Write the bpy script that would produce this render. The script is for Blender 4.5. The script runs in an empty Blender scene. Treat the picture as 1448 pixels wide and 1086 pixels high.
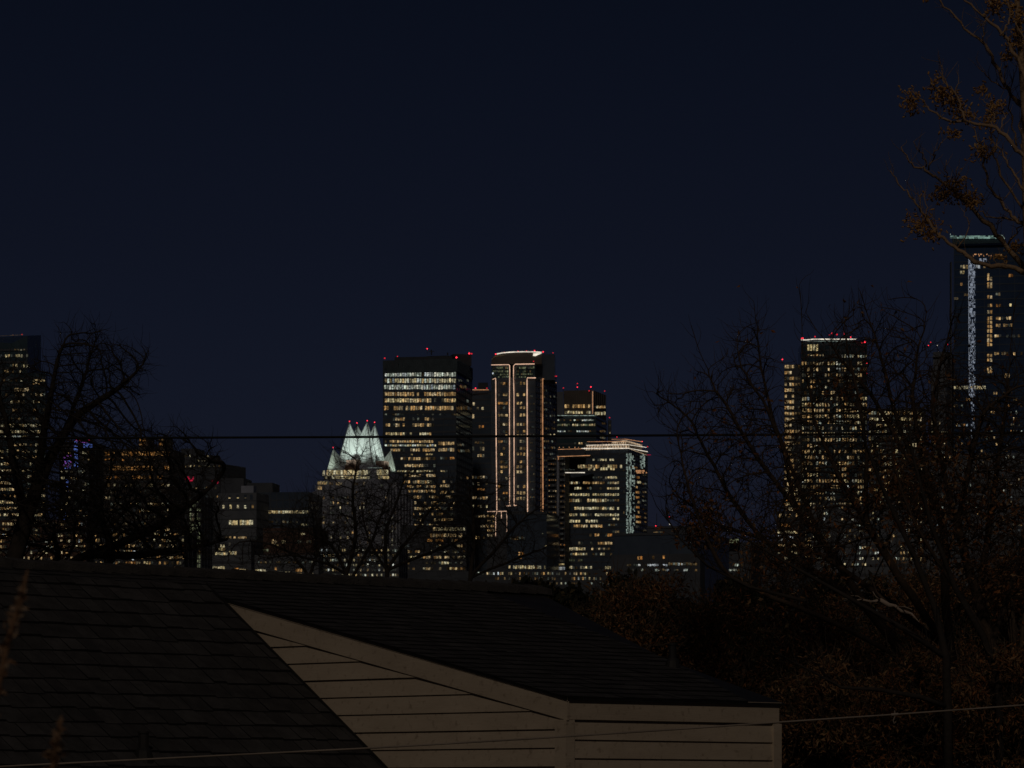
import bpy, math, random
import numpy as np

random.seed(7)
SC = bpy.context.scene
COL = SC.collection
R = math.radians

# ---------------------------------------------------------------- frame of reference
F, HZ, EYE = 6000.0, 1135.0, 1.7        # focal length in photo pixels, row of the horizon, eye height


def P(u, v, Y):
    return ((u - 724.0) * Y / F, Y, EYE + (HZ - v) * Y / F)


# ---------------------------------------------------------------- small mesh builder
class MB:
    def __init__(self):
        self.v, self.f, self.m = [], [], []

    def add(self, verts, faces, mi=0):
        o = len(self.v)
        self.v.extend(tuple(map(float, p)) for p in verts)
        for f in faces:
            self.f.append(tuple(i + o for i in f))
            self.m.append(mi)

    def prism(self, poly, z0, z1, mi=0, mtop=None):
        n = len(poly)
        z1s = z1 if isinstance(z1, (list, tuple)) else [z1] * n
        vs = [(x, y, z0) for x, y in poly] + [(p[0], p[1], z) for p, z in zip(poly, z1s)]
        self.add(vs, [(i, (i + 1) % n, n + (i + 1) % n, n + i) for i in range(n)], mi)
        self.add([vs[n + i] for i in range(n)], [tuple(range(n))], mi if mtop is None else mtop)
        self.add([vs[i] for i in range(n)], [tuple(range(n - 1, -1, -1))], mi)

    def obox(self, a, b, n, d0, d1, z0, z1, mi=0):
        """box along plan segment a-b, from d0 to d1 along the outward normal n"""
        p = [(a[0] + n[0] * d0, a[1] + n[1] * d0), (a[0] + n[0] * d1, a[1] + n[1] * d1),
             (b[0] + n[0] * d1, b[1] + n[1] * d1), (b[0] + n[0] * d0, b[1] + n[1] * d0)]
        self.prism(p, z0, z1, mi)

    def tube(self, pts, rad, n=6, mi=0, caps=True):
        pts = [np.array(p, float) for p in pts]
        k = len(pts)
        rr = rad if isinstance(rad, (list, tuple, np.ndarray)) else [rad] * k
        vs, u = [], None
        for i, p in enumerate(pts):
            t = pts[min(i + 1, k - 1)] - pts[max(i - 1, 0)]
            l = np.linalg.norm(t)
            t = t / l if l > 1e-9 else np.array([0, 0, 1.0])
            if u is None:
                a = np.array([0, 0, 1.0]) if abs(t[2]) < .9 else np.array([1.0, 0, 0])
                u = np.cross(a, t)
            u = u - t * np.dot(u, t)
            lu = np.linalg.norm(u)
            if lu < 1e-6:
                u = np.cross(t, [0.3, 0.7, 0.2]); lu = np.linalg.norm(u)
            u = u / lu
            w = np.cross(t, u)
            for j in range(n):
                an = 2 * math.pi * j / n
                vs.append(p + rr[i] * (math.cos(an) * u + math.sin(an) * w))
        fs = []
        for i in range(k - 1):
            for j in range(n):
                a, b = i * n + j, i * n + (j + 1) % n
                fs.append((a, b, b + n, a + n))
        if caps:
            fs.append(tuple(range(n - 1, -1, -1)))
            fs.append(tuple(range((k - 1) * n, k * n)))
        self.add(vs, fs, mi)

    def ball(self, c, r, mi=0, seg=8, rings=5):
        vs = [(c[0], c[1], c[2] - r)]
        for i in range(1, rings):
            a = math.pi * i / rings - math.pi / 2
            for j in range(seg):
                b = 2 * math.pi * j / seg
                vs.append((c[0] + r * math.cos(a) * math.cos(b), c[1] + r * math.cos(a) * math.sin(b), c[2] + r * math.sin(a)))
        vs.append((c[0], c[1], c[2] + r))
        fs = [(0, 1 + (j + 1) % seg, 1 + j) for j in range(seg)]
        for i in range(rings - 2):
            for j in range(seg):
                a, b = 1 + i * seg + j, 1 + i * seg + (j + 1) % seg
                fs.append((a, b, b + seg, a + seg))
        t = len(vs) - 1
        fs += [(t, t - seg + j, t - seg + (j + 1) % seg) for j in range(seg)]
        self.add(vs, fs, mi)

    def build(self, name, mats, parent=None, smooth=False, world=True):
        """link as ONE mesh object; vertices are world coordinates unless world=False"""
        me = bpy.data.meshes.new(name)
        vs = self.v
        if parent is not None and world:
            b = WLOC[parent]
            vs = [(x - b[0], y - b[1], z - b[2]) for x, y, z in vs]
        me.from_pydata(vs, [], self.f)
        for m in (mats if isinstance(mats, (list, tuple)) else [mats]):
            me.materials.append(m)
        me.polygons.foreach_set('material_index', self.m)
        if smooth:
            me.polygons.foreach_set('use_smooth', [True] * len(self.f))
        me.update()
        o = bpy.data.objects.new(name, me)
        COL.objects.link(o)
        if parent is not None:
            o.parent = parent
            WLOC[o] = WLOC[parent]
        else:
            WLOC[o] = (0, 0, 0)
        return o


WLOC = {}


def tag(o, label=None, cat=None, group=None, kind=None):
    if label: o['label'] = label
    if cat: o['category'] = cat
    if group: o['group'] = group
    if kind: o['kind'] = kind
    return o


def thing(name, label, cat, loc, group=None):
    o = bpy.data.objects.new(name, None)
    o.empty_display_size = 0.3
    COL.objects.link(o)
    o.location = loc
    WLOC[o] = tuple(loc)
    return tag(o, label, cat, group)


# ---------------------------------------------------------------- materials
def nodes_of(name):
    m = bpy.data.materials.new(name)
    m.use_nodes = True
    nt = m.node_tree
    nt.nodes.clear()
    out = nt.nodes.new('ShaderNodeOutputMaterial')
    return m, nt, out


def rough_mat(name, c1, c2, scale=3.0, rough=.8, bump=.0, spec=.3, detail=6, stretch=(1, 1, 1), metal=0.0, bscale=None):
    """two-tone noise surface with optional bump, in object coordinates"""
    m, nt, out = nodes_of(name)
    N, L = nt.nodes, nt.links
    bs = N.new('ShaderNodeBsdfPrincipled')
    tc = N.new('ShaderNodeTexCoord')
    mp = N.new('ShaderNodeMapping')
    mp.inputs['Scale'].default_value = stretch
    L.new(tc.outputs['Object'], mp.inputs['Vector'])
    nz = N.new('ShaderNodeTexNoise')
    nz.inputs['Scale'].default_value = scale
    nz.inputs['Detail'].default_value = detail
    nz.inputs['Roughness'].default_value = .65
    L.new(mp.outputs[0], nz.inputs['Vector'])
    rp = N.new('ShaderNodeValToRGB')
    rp.color_ramp.elements[0].position = .3
    rp.color_ramp.elements[1].position = .7
    rp.color_ramp.elements[0].color = (*c1, 1)
    rp.color_ramp.elements[1].color = (*c2, 1)
    L.new(nz.outputs['Fac'], rp.inputs[0])
    L.new(rp.outputs[0], bs.inputs['Base Color'])
    bs.inputs['Roughness'].default_value = rough
    bs.inputs['Specular IOR Level'].default_value = spec
    bs.inputs['Metallic'].default_value = metal
    if bump > 0:
        bp = N.new('ShaderNodeBump')
        bp.inputs['Strength'].default_value = bump
        bp.inputs['Distance'].default_value = .02
        n2 = N.new('ShaderNodeTexNoise')
        n2.inputs['Scale'].default_value = bscale or scale * 4
        n2.inputs['Detail'].default_value = 5
        L.new(mp.outputs[0], n2.inputs['Vector'])
        L.new(n2.outputs['Fac'], bp.inputs['Height'])
        L.new(bp.outputs[0], bs.inputs['Normal'])
    L.new(bs.outputs[0], out.inputs[0])
    return m


def glow_mat(name, col, strength, vary=0.0, nscale=.5):
    """a light source: LED strip, beacon"""
    m, nt, out = nodes_of(name)
    N, L = nt.nodes, nt.links
    em = N.new('ShaderNodeEmission')
    em.inputs['Color'].default_value = (*col, 1)
    em.inputs['Strength'].default_value = strength
    if vary > 0:
        g = N.new('ShaderNodeNewGeometry')
        nz = N.new('ShaderNodeTexNoise')
        nz.inputs['Scale'].default_value = nscale
        nz.inputs['Detail'].default_value = 4
        L.new(g.outputs['Position'], nz.inputs['Vector'])
        mr = N.new('ShaderNodeMapRange')
        mr.inputs['From Min'].default_value = .35
        mr.inputs['From Max'].default_value = .65
        mr.inputs['To Min'].default_value = strength * (1 - vary)
        mr.inputs['To Max'].default_value = strength * (1 + vary * .5)
        L.new(nz.outputs['Fac'], mr.inputs['Value'])
        L.new(mr.outputs[0], em.inputs['Strength'])
    L.new(em.outputs[0], out.inputs[0])
    m.cycles.emission_sampling = 'NONE'
    return m


def window_mat(name, cols, strength):
    """a lit room behind glass: tone and brightness differ per window, blinds and furniture break up the light"""
    m, nt, out = nodes_of(name)
    N, L = nt.nodes, nt.links
    oi = N.new('ShaderNodeObjectInfo')
    g = N.new('ShaderNodeNewGeometry')
    add = N.new('ShaderNodeMath'); add.operation = 'ADD'
    L.new(oi.outputs['Random'], add.inputs[0])
    L.new(g.outputs['Random Per Island'], add.inputs[1])
    fr = N.new('ShaderNodeMath'); fr.operation = 'FRACT'
    L.new(add.outputs[0], fr.inputs[0])
    rp = N.new('ShaderNodeValToRGB')
    els = rp.color_ramp.elements
    els[0].position, els[0].color = 0, (*cols[0], 1)
    els[1].position, els[1].color = 1, (*cols[-1], 1)
    for i, c in enumerate(cols[1:-1]):
        e = els.new((i + 1) / (len(cols) - 1))
        e.color = (*c, 1)
    L.new(fr.outputs[0], rp.inputs[0])
    # brightness of the room
    mu = N.new('ShaderNodeMath'); mu.operation = 'MULTIPLY'; mu.inputs[1].default_value = 7.31
    L.new(fr.outputs[0], mu.inputs[0])
    fr2 = N.new('ShaderNodeMath'); fr2.operation = 'FRACT'
    L.new(mu.outputs[0], fr2.inputs[0])
    mr = N.new('ShaderNodeMapRange')
    mr.inputs['To Min'].default_value = .22 * strength
    mr.inputs['To Max'].default_value = 1.15 * strength
    L.new(fr2.outputs[0], mr.inputs['Value'])
    nz = N.new('ShaderNodeTexNoise')
    nz.inputs['Scale'].default_value = 1.1
    nz.inputs['Detail'].default_value = 3
    L.new(g.outputs['Position'], nz.inputs['Vector'])
    m2 = N.new('ShaderNodeMapRange')
    m2.inputs['From Min'].default_value = .38
    m2.inputs['From Max'].default_value = .62
    m2.inputs['To Min'].default_value = .25
    m2.inputs['To Max'].default_value = 1.35
    L.new(nz.outputs['Fac'], m2.inputs['Value'])
    mm = N.new('ShaderNodeMath'); mm.operation = 'MULTIPLY'
    L.new(mr.outputs[0], mm.inputs[0]); L.new(m2.outputs[0], mm.inputs[1])
    em = N.new('ShaderNodeEmission')
    L.new(rp.outputs[0], em.inputs['Color']); L.new(mm.outputs[0], em.inputs['Strength'])
    L.new(em.outputs[0], out.inputs[0])
    m.cycles.emission_sampling = 'NONE'
    return m


AMB = [(1, .54, .18), (1, .63, .26), (1, .70, .34), (1, .80, .48)]
YEL = [(1, .76, .34), (1, .84, .46), (.96, .88, .58), (1, .68, .28)]
COO = [(.92, 1, .78), (.82, .95, .82), (1, .97, .76), (.78, .92, 1)]
ORA = [(1, .38, .08), (1, .46, .13), (1, .54, .20), (1, .44, .11)]
M = {}
M['amb'] = window_mat('amber_room_light', AMB, .50)
M['yel'] = window_mat('yellow_room_light', YEL, .52)
M['coo'] = window_mat('cool_office_light', COO, .55)
M['ora'] = window_mat('orange_room_light', ORA, .36)
M['dim'] = window_mat('dim_room_light', AMB + COO[:2], .10)
M['faint'] = window_mat('unlit_pane_glow', AMB[:2] + COO + AMB[2:], .035)  # weak painted glow for unlit panes, imitating faint reflections
M['gre'] = window_mat('greenish_light', [(.75, .85, .45), (.85, .9, .5), (.7, .8, .5)], .16)
M['whi'] = window_mat('white_shop_light', [(.85, .95, 1), (1, 1, .95), (.8, .9, 1)], .62)
M['red'] = glow_mat('beacon_red', (1, .035, .06), 2.2)
M['reddim'] = glow_mat('beacon_red_dim', (1, .03, .05), .7)
M['redsoft'] = glow_mat('red_neon', (1, .03, .10), .35, .5, .3)
M['led'] = glow_mat('warm_led', (1, .62, .42), .78, .35, .25)
M['ledwhite'] = glow_mat('white_led', (1, .90, .74), .85, .4, .25)
M['ledorange'] = glow_mat('orange_led', (1, .48, .22), .45, .4, .3)
M['ledgreen'] = glow_mat('green_led', (.62, 1, .86), .24, .6, .35)
M['ledlattice'] = glow_mat('lattice_led', (.72, .82, 1), .27, .7, .9)
M['ledpale'] = glow_mat('pale_green_led', (.80, 1, .88), .24, .95, .6)
M['neonblue'] = glow_mat('neon_blue', (.18, .30, 1), .5, .6, .5)
M['neonviolet'] = glow_mat('neon_violet', (.5, .14, .8), .45, .6, .5)
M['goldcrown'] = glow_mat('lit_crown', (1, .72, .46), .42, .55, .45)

M['glass'] = rough_mat('dark_curtain_glass', (.050, .068, .094), (.082, .106, .140), .08, .09, spec=.4)
M['glassblue'] = rough_mat('blue_curtain_glass', (.026, .048, .100), (.046, .078, .150), .06, .09, spec=.4)
M['glassteal'] = rough_mat('teal_curtain_glass', (.034, .058, .074), (.060, .092, .110), .06, .09, spec=.4)
M['spandrel'] = rough_mat('dark_spandrel', (.050, .058, .070), (.078, .088, .102), .3, .6)
M['slat'] = rough_mat('louvre_metal', (.045, .064, .076), (.075, .100, .115), .3, .5, metal=.3)
M['conc'] = rough_mat('grey_concrete', (.095, .108, .125), (.14, .152, .17), .15, .85)
M['concdark'] = rough_mat('dark_concrete', (.055, .062, .075), (.085, .094, .108), .15, .85)
M['stone'] = rough_mat('pale_limestone', (.22, .24, .29), (.34, .365, .43), .12, .8)
M['brick'] = rough_mat('brown_brick', (.09, .055, .045), (.13, .08, .06), .2, .85)
M['brown'] = rough_mat('bronze_cladding', (.070, .060, .052), (.105, .092, .080), .15, .55)
M['roofing'] = rough_mat('flat_roofing', (.034, .040, .048), (.052, .060, .068), .3, .9)
M['mast'] = rough_mat('mast_steel', (.05, .05, .05), (.09, .09, .09), 2, .5, metal=.5)


# ---------------------------------------------------------------- facades
class Fac:
    """a flat facade: plan points a (left) to b (right) seen from outside"""
    def __init__(self, a, b):
        self.a, self.b = np.array(a[:2], float), np.array(b[:2], float)
        d = self.b - self.a
        self.len = float(np.linalg.norm(d))
        self.d = d / self.len
        self.n = np.array([self.d[1], -self.d[0]])
        self.rot = math.atan2(self.d[1], self.d[0])

    def at_u(self, u):
        """parameter t where the line of sight through column u meets the facade"""
        k = (u - 724.0) / F
        den = self.d[0] - k * self.d[1]
        return (k * self.a[1] - self.a[0]) / den

    def pt(self, t, off=0.0):
        return self.a + self.d * t + self.n * off


def uy(u, Y):
    return ((u - 724.0) * Y / F, Y)


def zv(v, Y):
    return EYE + (HZ - v) * Y / F


def box_plan(u0, Y0, u1, Y1, u2=None, Y2=None, depth=30):
    """plan of a block: front-left, front-right corner, and a far right corner (or a plain depth)"""
    A, B = np.array(uy(u0, Y0)), np.array(uy(u1, Y1))
    if u2 is not None:
        Cc = np.array(uy(u2, Y2))
    else:
        if u1 < 700:
            B = np.array(uy(u1 - (724 - u1) * depth / Y1, Y1))
        elif u0 > 748:
            A = np.array(uy(u0 + (u0 - 724) * depth / Y0, Y0))
        d = (B - A) / np.linalg.norm(B - A)
        Cc = B + np.array([-d[1], d[0]]) * depth
    return [tuple(A), tuple(B), tuple(Cc), tuple(A + Cc - B)]


_UNIT = {}


def unit_window(tone):
    if tone not in _UNIT:
        mb = MB()
        mb.add([(-.5, .25, -.5), (.5, .25, -.5), (.5, .25, .5), (-.5, .25, .5),
                (-.5, -.1, -.5), (.5, -.1, -.5), (.5, -.1, .5), (-.5, -.1, .5)],
               [(4, 5, 6, 7), (0, 4, 7, 3), (5, 1, 2, 6), (7, 6, 2, 3), (0, 1, 5, 4)])
        me = bpy.data.meshes.new('lit_window')
        me.from_pydata(mb.v, [], mb.f)
        me.materials.append(M[tone])
        _UNIT[tone] = me
    return _UNIT[tone]


class Building:
    def __init__(self, name, label, plan, cat='tower', group=None, ref=None):
        c = np.mean(np.array(plan), axis=0)
        self.root = thing(name, label, cat, (float(c[0]), float(c[1]), 0.0), group)
        self.plan = plan
        self.Y = ref or min(p[1] for p in plan)
        self.w = []          # lit windows waiting to be built

    def part(self, name, mb, mats, smooth=False):
        return mb.build(name, mats, self.root, smooth)

    def windows(self, fac, rows, pitch=4.0, fill=.78, group=4, seed=1, dimfill=.42, tone='amb'):
        """rows: (v, height_px, probability, u0, u1[, tone]); rooms light up in runs"""
        rng = random.Random(seed)
        pitch *= .86
        for row in rows:
            v, h, p, u0, u1 = row[:5]
            tn = row[5] if len(row) > 5 else tone
            tns = tn if isinstance(tn, (list, tuple)) else [tn]
            n = max(1, int(round(abs(u1 - u0) / pitch)))
            state = rng.random() < p
            for i in range(n):
                if i % group == 0 or rng.random() < .35:
                    state = rng.random() < p
                on = state if rng.random() < .85 else rng.random() < p
                tq = rng.choice(tns)
                if not on:
                    if rng.random() > dimfill:
                        continue
                    tq = rng.choice(['faint', 'faint', 'dim'])  # some unlit panes glow weakly in place of reflected light
                uc = u0 + (i + .5) * (u1 - u0) / n
                t = fac.at_u(uc)
                if t < 0 or t > fac.len:
                    continue
                t0, t1 = fac.at_u(uc - pitch * fill / 2), fac.at_u(uc + pitch * fill / 2)
                q = fac.pt(t, .12)
                Y = q[1]
                hh = h * rng.uniform(.8, 1.0)
                self.w.append((q[0], q[1], zv(v + rng.uniform(-.25, .25), Y), abs(t1 - t0), hh * Y / F, fac.rot, tq))
        return self

    def finish(self, most=100):
        self.w.sort(key=lambda q: q[6] in ('faint', 'dim'))
        b = WLOC[self.root]
        for x, y, z, w, h, rot, tn in self.w[:most]:
            o = bpy.data.objects.new('lit_window', unit_window(tn))
            COL.objects.link(o)
            o.parent = self.root
            o.location = (x - b[0], y - b[1], z - b[2])
            o.rotation_euler = (0, 0, rot)
            o.scale = (w, 1, h)
        rest = self.w[most:]
        if rest:
            tones = sorted(set(r[6] for r in rest))
            mb = MB()
            for x, y, z, w, h, rot, tn in rest:
                c, s = math.cos(rot), math.sin(rot)
                vs = []
                for lx, ly, lz in unit_window(tn).vertices and [tuple(q.co) for q in unit_window(tn).vertices]:
                    lx *= w; lz *= h
                    vs.append((x + c * lx - s * ly, y + s * lx + c * ly, z + lz))
                mb.add(vs, [(4, 5, 6, 7), (0, 4, 7, 3), (5, 1, 2, 6), (7, 6, 2, 3), (0, 1, 5, 4)], tones.index(tn))
            o = self.part('lit_windows', mb, [M[t] for t in tones])
            o['kind'] = 'stuff'

    def beacon(self, u, v, Y=None, r=1.5, base=None, mat='red'):
        """a small lamp on a short mast; r in photo pixels"""
        Y = Y or self.Y
        x, y, z = P(u, v, Y)
        rq = random.Random(int(u * 7 + v * 13))
        r *= rq.uniform(.55, .9)
        if mat == 'red' and r < 1.15 and rq.random() < .5: mat = 'reddim'
        mb = MB()
        k = Y / F
        mb.ball((x, y, z), r * k, 0)
        o = self.part('beacon_light', mb, M[mat], True)
        zb = zv(base, Y) if base is not None else z - 5 * k
        m2 = MB()
        m2.tube([(x, y, zb), (x, y, z - r * k * .9)], .3 * k, 5)
        st = m2.build('beacon_mast', M['mast'], o)
        return o

    def strip(self, pts, r, mat, name='led_strip'):
        """light strip along photo points (u, v, Y)"""
        mb = MB()
        k = pts[0][2] / F
        mb.tube([P(*p) for p in pts], r * k, 5)
        return self.part(name, mb, M[mat])


def skin(mb, fac, z0, z1, floor, band, mull, mi_band=1, mi_mull=1, proud=.10):
    """floor bands and mullions on a facade"""
    z = z0 + floor
    while z < z1 - band:
        mb.obox(fac.pt(.05), fac.pt(fac.len - .05), fac.n, .0, proud, z, z + band, mi_band)
        z += floor
    if mull:
        n = max(1, int(fac.len / mull))
        for i in range(n + 1):
            t = .05 + (fac.len - .35) * i / n
            mb.obox(fac.pt(t), fac.pt(t + .25), fac.n, .0, proud + .08, z0, z1 - .05, mi_mull)


# =============================================================== SETTING
mb = MB()
nx, ny = 40, 60
gx = np.linspace(-1, 1, nx + 1)
for j in range(ny + 1):
    for i in range(nx + 1):
        y = -200 + 9000 * (j / ny) ** 2
        x = gx[i] * (120 + 3200 * (j / ny))
        mb.v.append((x, y, 0.0))
for j in range(ny):
    for i in range(nx):
        a = j * (nx + 1) + i
        mb.f.append((a, a + 1, a + nx + 2, a + nx + 1)); mb.m.append(0)
M['ground'] = rough_mat('dry_lawn', (.035, .030, .018), (.060, .050, .030), .8, .95, .4)
tag(mb.build('ground', M['ground']), kind='structure')

# =============================================================== HOUSE
M['paint'] = None
def paint_mat():
    m, nt, out = nodes_of('cream_paint')
    N, L = nt.nodes, nt.links
    bs = N.new('ShaderNodeBsdfPrincipled')
    tc = N.new('ShaderNodeTexCoord')
    mp = N.new('ShaderNodeMapping'); mp.inputs['Scale'].default_value = (1, 1, 3)
    L.new(tc.outputs['Object'], mp.inputs[0])
    n1 = N.new('ShaderNodeTexNoise'); n1.inputs['Scale'].default_value = 1.3; n1.inputs['Detail'].default_value = 8; n1.inputs['Roughness'].default_value = .7
    L.new(mp.outputs[0], n1.inputs['Vector'])
    r1 = N.new('ShaderNodeValToRGB')
    r1.color_ramp.elements[0].position = .25; r1.color_ramp.elements[1].position = .75
    r1.color_ramp.elements[0].color = (.42, .343, .250, 1); r1.color_ramp.elements[1].color = (.57, .477, .355, 1)
    L.new(n1.outputs['Fac'], r1.inputs[0])
    n2 = N.new('ShaderNodeTexNoise'); n2.inputs['Scale'].default_value = 17; n2.inputs['Detail'].default_value = 6
    L.new(tc.outputs['Object'], n2.inputs['Vector'])
    r2 = N.new('ShaderNodeValToRGB')
    r2.color_ramp.elements[0].position = .27; r2.color_ramp.elements[1].position = .42
    r2.color_ramp.elements[0].color = (.30, .25, .21, 1); r2.color_ramp.elements[1].color = (1, 1, 1, 1)
    L.new(n2.outputs['Fac'], r2.inputs[0])
    mx = N.new('ShaderNodeMix'); mx.data_type = 'RGBA'; mx.blend_type = 'MULTIPLY'; mx.inputs[0].default_value = .45
    L.new(r1.outputs[0], mx.inputs[6]); L.new(r2.outputs[0], mx.inputs[7])
    L.new(mx.outputs[2], bs.inputs['Base Color'])
    bs.inputs['Roughness'].default_value = .65
    bs.inputs['Specular IOR Level'].default_value = .25
    bp = N.new('ShaderNodeBump'); bp.inputs['Strength'].default_value = .35; bp.inputs['Distance'].default_value = .006
    n3 = N.new('ShaderNodeTexNoise'); n3.inputs['Scale'].default_value = 9; n3.inputs['Detail'].default_value = 6
    mp3 = N.new('ShaderNodeMapping'); mp3.inputs['Scale'].default_value = (1, 1, 8)
    L.new(tc.outputs['Object'], mp3.inputs[0]); L.new(mp3.outputs[0], n3.inputs['Vector'])
    L.new(n3.outputs['Fac'], bp.inputs['Height']); L.new(bp.outputs[0], bs.inputs['Normal'])
    L.new(bs.outputs[0], out.inputs[0])
    return m
M['paint'] = paint_mat()
SH = [rough_mat('shingle_%s' % n, tuple(.034 * k * c for c in (1.04, 1, .98)), tuple(.066 * k * c for c in (1.04, 1, .98)), 5, .95, .9, .1, 8, bscale=60)
      for n, k in (('dark', .86), ('mid', 1.0), ('light', 1.15))]
SH.append(rough_mat('shingle_cut_edge', (.004, .004, .004), (.009, .008, .008), 5, .95))
M['ridgecap'] = rough_mat('ridge_shingle', (.045, .042, .040), (.085, .080, .075), 5, .95, .8, .1, 8, bscale=60)
M['flash'] = rough_mat('dark_flashing', (.02, .02, .02), (.035, .033, .03), 3, .6, metal=.3)
M['soot'] = rough_mat('black_vent_metal', (.015, .015, .015), (.03, .028, .027), 8, .6)

C0 = np.array([(800 - 724) * 40 / F, 40.0])
dR = np.array([.71, .704]); dR /= np.linalg.norm(dR)
dL = np.array([-dR[1], dR[0]])
ZE = 1.0 + EYE                       # top of the eave board
SR = .223                            # pitch of the long low roof
SLF = .706                           # pitch of the steep roof
S_J, Z_J = 4.93, ZE + .223 * 4.93    # where the steep roof meets the rake
TR_ = 2.99                           # right end of the eave wall


def HP(t, s, z):
    q = C0 + dR * t + dL * s
    return (q[0], q[1], z)


house = thing('house', 'low cream clapboard house with dark shingle roofs in front of the skyline', 'house', HP(0, 0, 0))


def clip(poly, fn):
    """keep the part of a 2-D polygon where fn >= 0 (fn affine)"""
    out = []
    for i in range(len(poly)):
        a, b = poly[i], poly[(i + 1) % len(poly)]
        fa, fb = fn(a), fn(b)
        if fa >= 0: out.append(a)
        if (fa >= 0) != (fb >= 0):
            k = fa / (fa - fb)
            out.append((a[0] + (b[0] - a[0]) * k, a[1] + (b[1] - a[1]) * k))
    return out


def siding(name, along, L, zmax_fn, z_top, t_fn):
    """lap boards on a wall; along in metres, each board tilted so its lower edge stands proud"""
    mb = MB()
    ex = .176
    rng = random.Random(5)
    z = z_top
    while z > .2:
        z0 = z - ex
        pl = [(0, z0), (L, z0), (L, z), (0, z)]
        pl = clip(pl, zmax_fn)
        if len(pl) > 2:
            wob = rng.uniform(-.002, .002)
            def pos(p, extra=0):
                k = (z - p[1]) / ex
                return t_fn(p[0], .003 + wob + .017 * k + extra, p[1])
            front = [pos(p) for p in pl]
            back = [t_fn(p[0], -.02, p[1]) for p in pl]
            n = len(pl)
            mb.add(front + back, [tuple(range(n)), tuple(range(2 * n - 1, n - 1, -1))] +
                   [((i + 1) % n, i, n + i, n + (i + 1) % n) for i in range(n)])
        z = z0
    return mb.build(name, M['paint'], house)


# gable wall: runs from the corner along dL, outside is -dR ; eave wall: runs along dR, outside is -dL
FB = .215                            # width of the rake / eave board
g_out = lambda s, off, z: HP(-off, s, z)
e_out = lambda t, off, z: HP(t, -off, z)
wall = MB()
wp = [(0, 0), (6.6, 0), (6.6, ZE + SR * 6.6 - .03), (0, ZE - .03)]
wall.add([HP(.0, s, z) for s, z in wp] + [HP(.12, s, z) for s, z in wp], [(0, 1, 2, 3), (7, 6, 5, 4), (0, 4, 5, 1), (1, 5, 6, 2), (3, 2, 6, 7)])
wall.prism([HP(.12, .0, 0)[:2], HP(TR_, .0, 0)[:2], HP(TR_, .12, 0)[:2], HP(.12, .12, 0)[:2]], 0, ZE - .04)
wall.prism([HP(TR_ - .12, .12, 0)[:2], HP(TR_, .12, 0)[:2], HP(TR_, 6.3, 0)[:2], HP(TR_ - .12, 6.3, 0)[:2]], 0, ZE - .02)
wall.build('wall', M['paint'], house)
siding('gable_siding', None, 6.4, lambda p: (ZE + SR * p[0] - FB * 1.02 + .02) - p[1], ZE + 1.28, g_out)
siding('eave_siding', None, TR_ - .0, lambda p: 1, ZE - FB - .012, e_out)


def board(name, pts, off0, off1, fn):
    mb = MB()
    a = [fn(p[0], off0, p[1]) for p in pts]
    b = [fn(p[0], off1, p[1]) for p in pts]
    n = len(pts)
    mb.add(a + b, [tuple(range(n - 1, -1, -1)), tuple(range(n, 2 * n))] + [(i, (i + 1) % n, n + (i + 1) % n, n + i) for i in range(n)])
    return mb.build(name, M['paint'], house)


board('rake_board', [(-.045, ZE - FB - .01), (6.4, ZE + SR * 6.4 - FB - .02), (6.4, ZE + SR * 6.4 - .022), (-.045, ZE - .03)], .0, .030, g_out)
board('drip_edge', [(-.055, ZE - .045), (6.4, ZE + SR * 6.4 - .04), (6.4, ZE + SR * 6.4 + .0), (-.055, ZE - .008)], .030, .036, g_out)
board('eave_board', [(.0, ZE - FB), (TR_, ZE - FB), (TR_, ZE - .045), (.0, ZE - .045)], .0, .029, e_out)
board('drip_edge', [(.0, ZE - .045), (TR_ + .03, ZE - .045), (TR_ + .03, ZE - .008), (.0, ZE - .008)], .0, .036, e_out)
mb = MB()
mb.prism([HP(-.036, -.036, 0)[:2], HP(.085, -.036, 0)[:2], HP(.085, -.001, 0)[:2], HP(-.001, -.001, 0)[:2], HP(-.001, .11, 0)[:2], HP(-.036, .11, 0)[:2]], 0, ZE - FB - .003)
mb.build('corner_board', M['paint'], house)
mb = MB()
mb.prism([HP(TR_ - .085, -.036, 0)[:2], HP(TR_ + .03, -.036, 0)[:2], HP(TR_ + .03, .12, 0)[:2], HP(TR_ + .001, .12, 0)[:2], HP(TR_ + .001, -.001, 0)[:2], HP(TR_ - .085, -.001, 0)[:2]], 0, ZE - FB - .003)
mb.build('corner_board', M['paint'], house)


def in_poly(p, poly):
    c = False
    for i in range(len(poly)):
        a, b = poly[i], poly[i - 1]
        if (a[1] > p[1]) != (b[1] > p[1]) and p[0] < (b[0] - a[0]) * (p[1] - a[1]) / (b[1] - a[1]) + a[0]:
            c = not c
    return c


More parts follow.
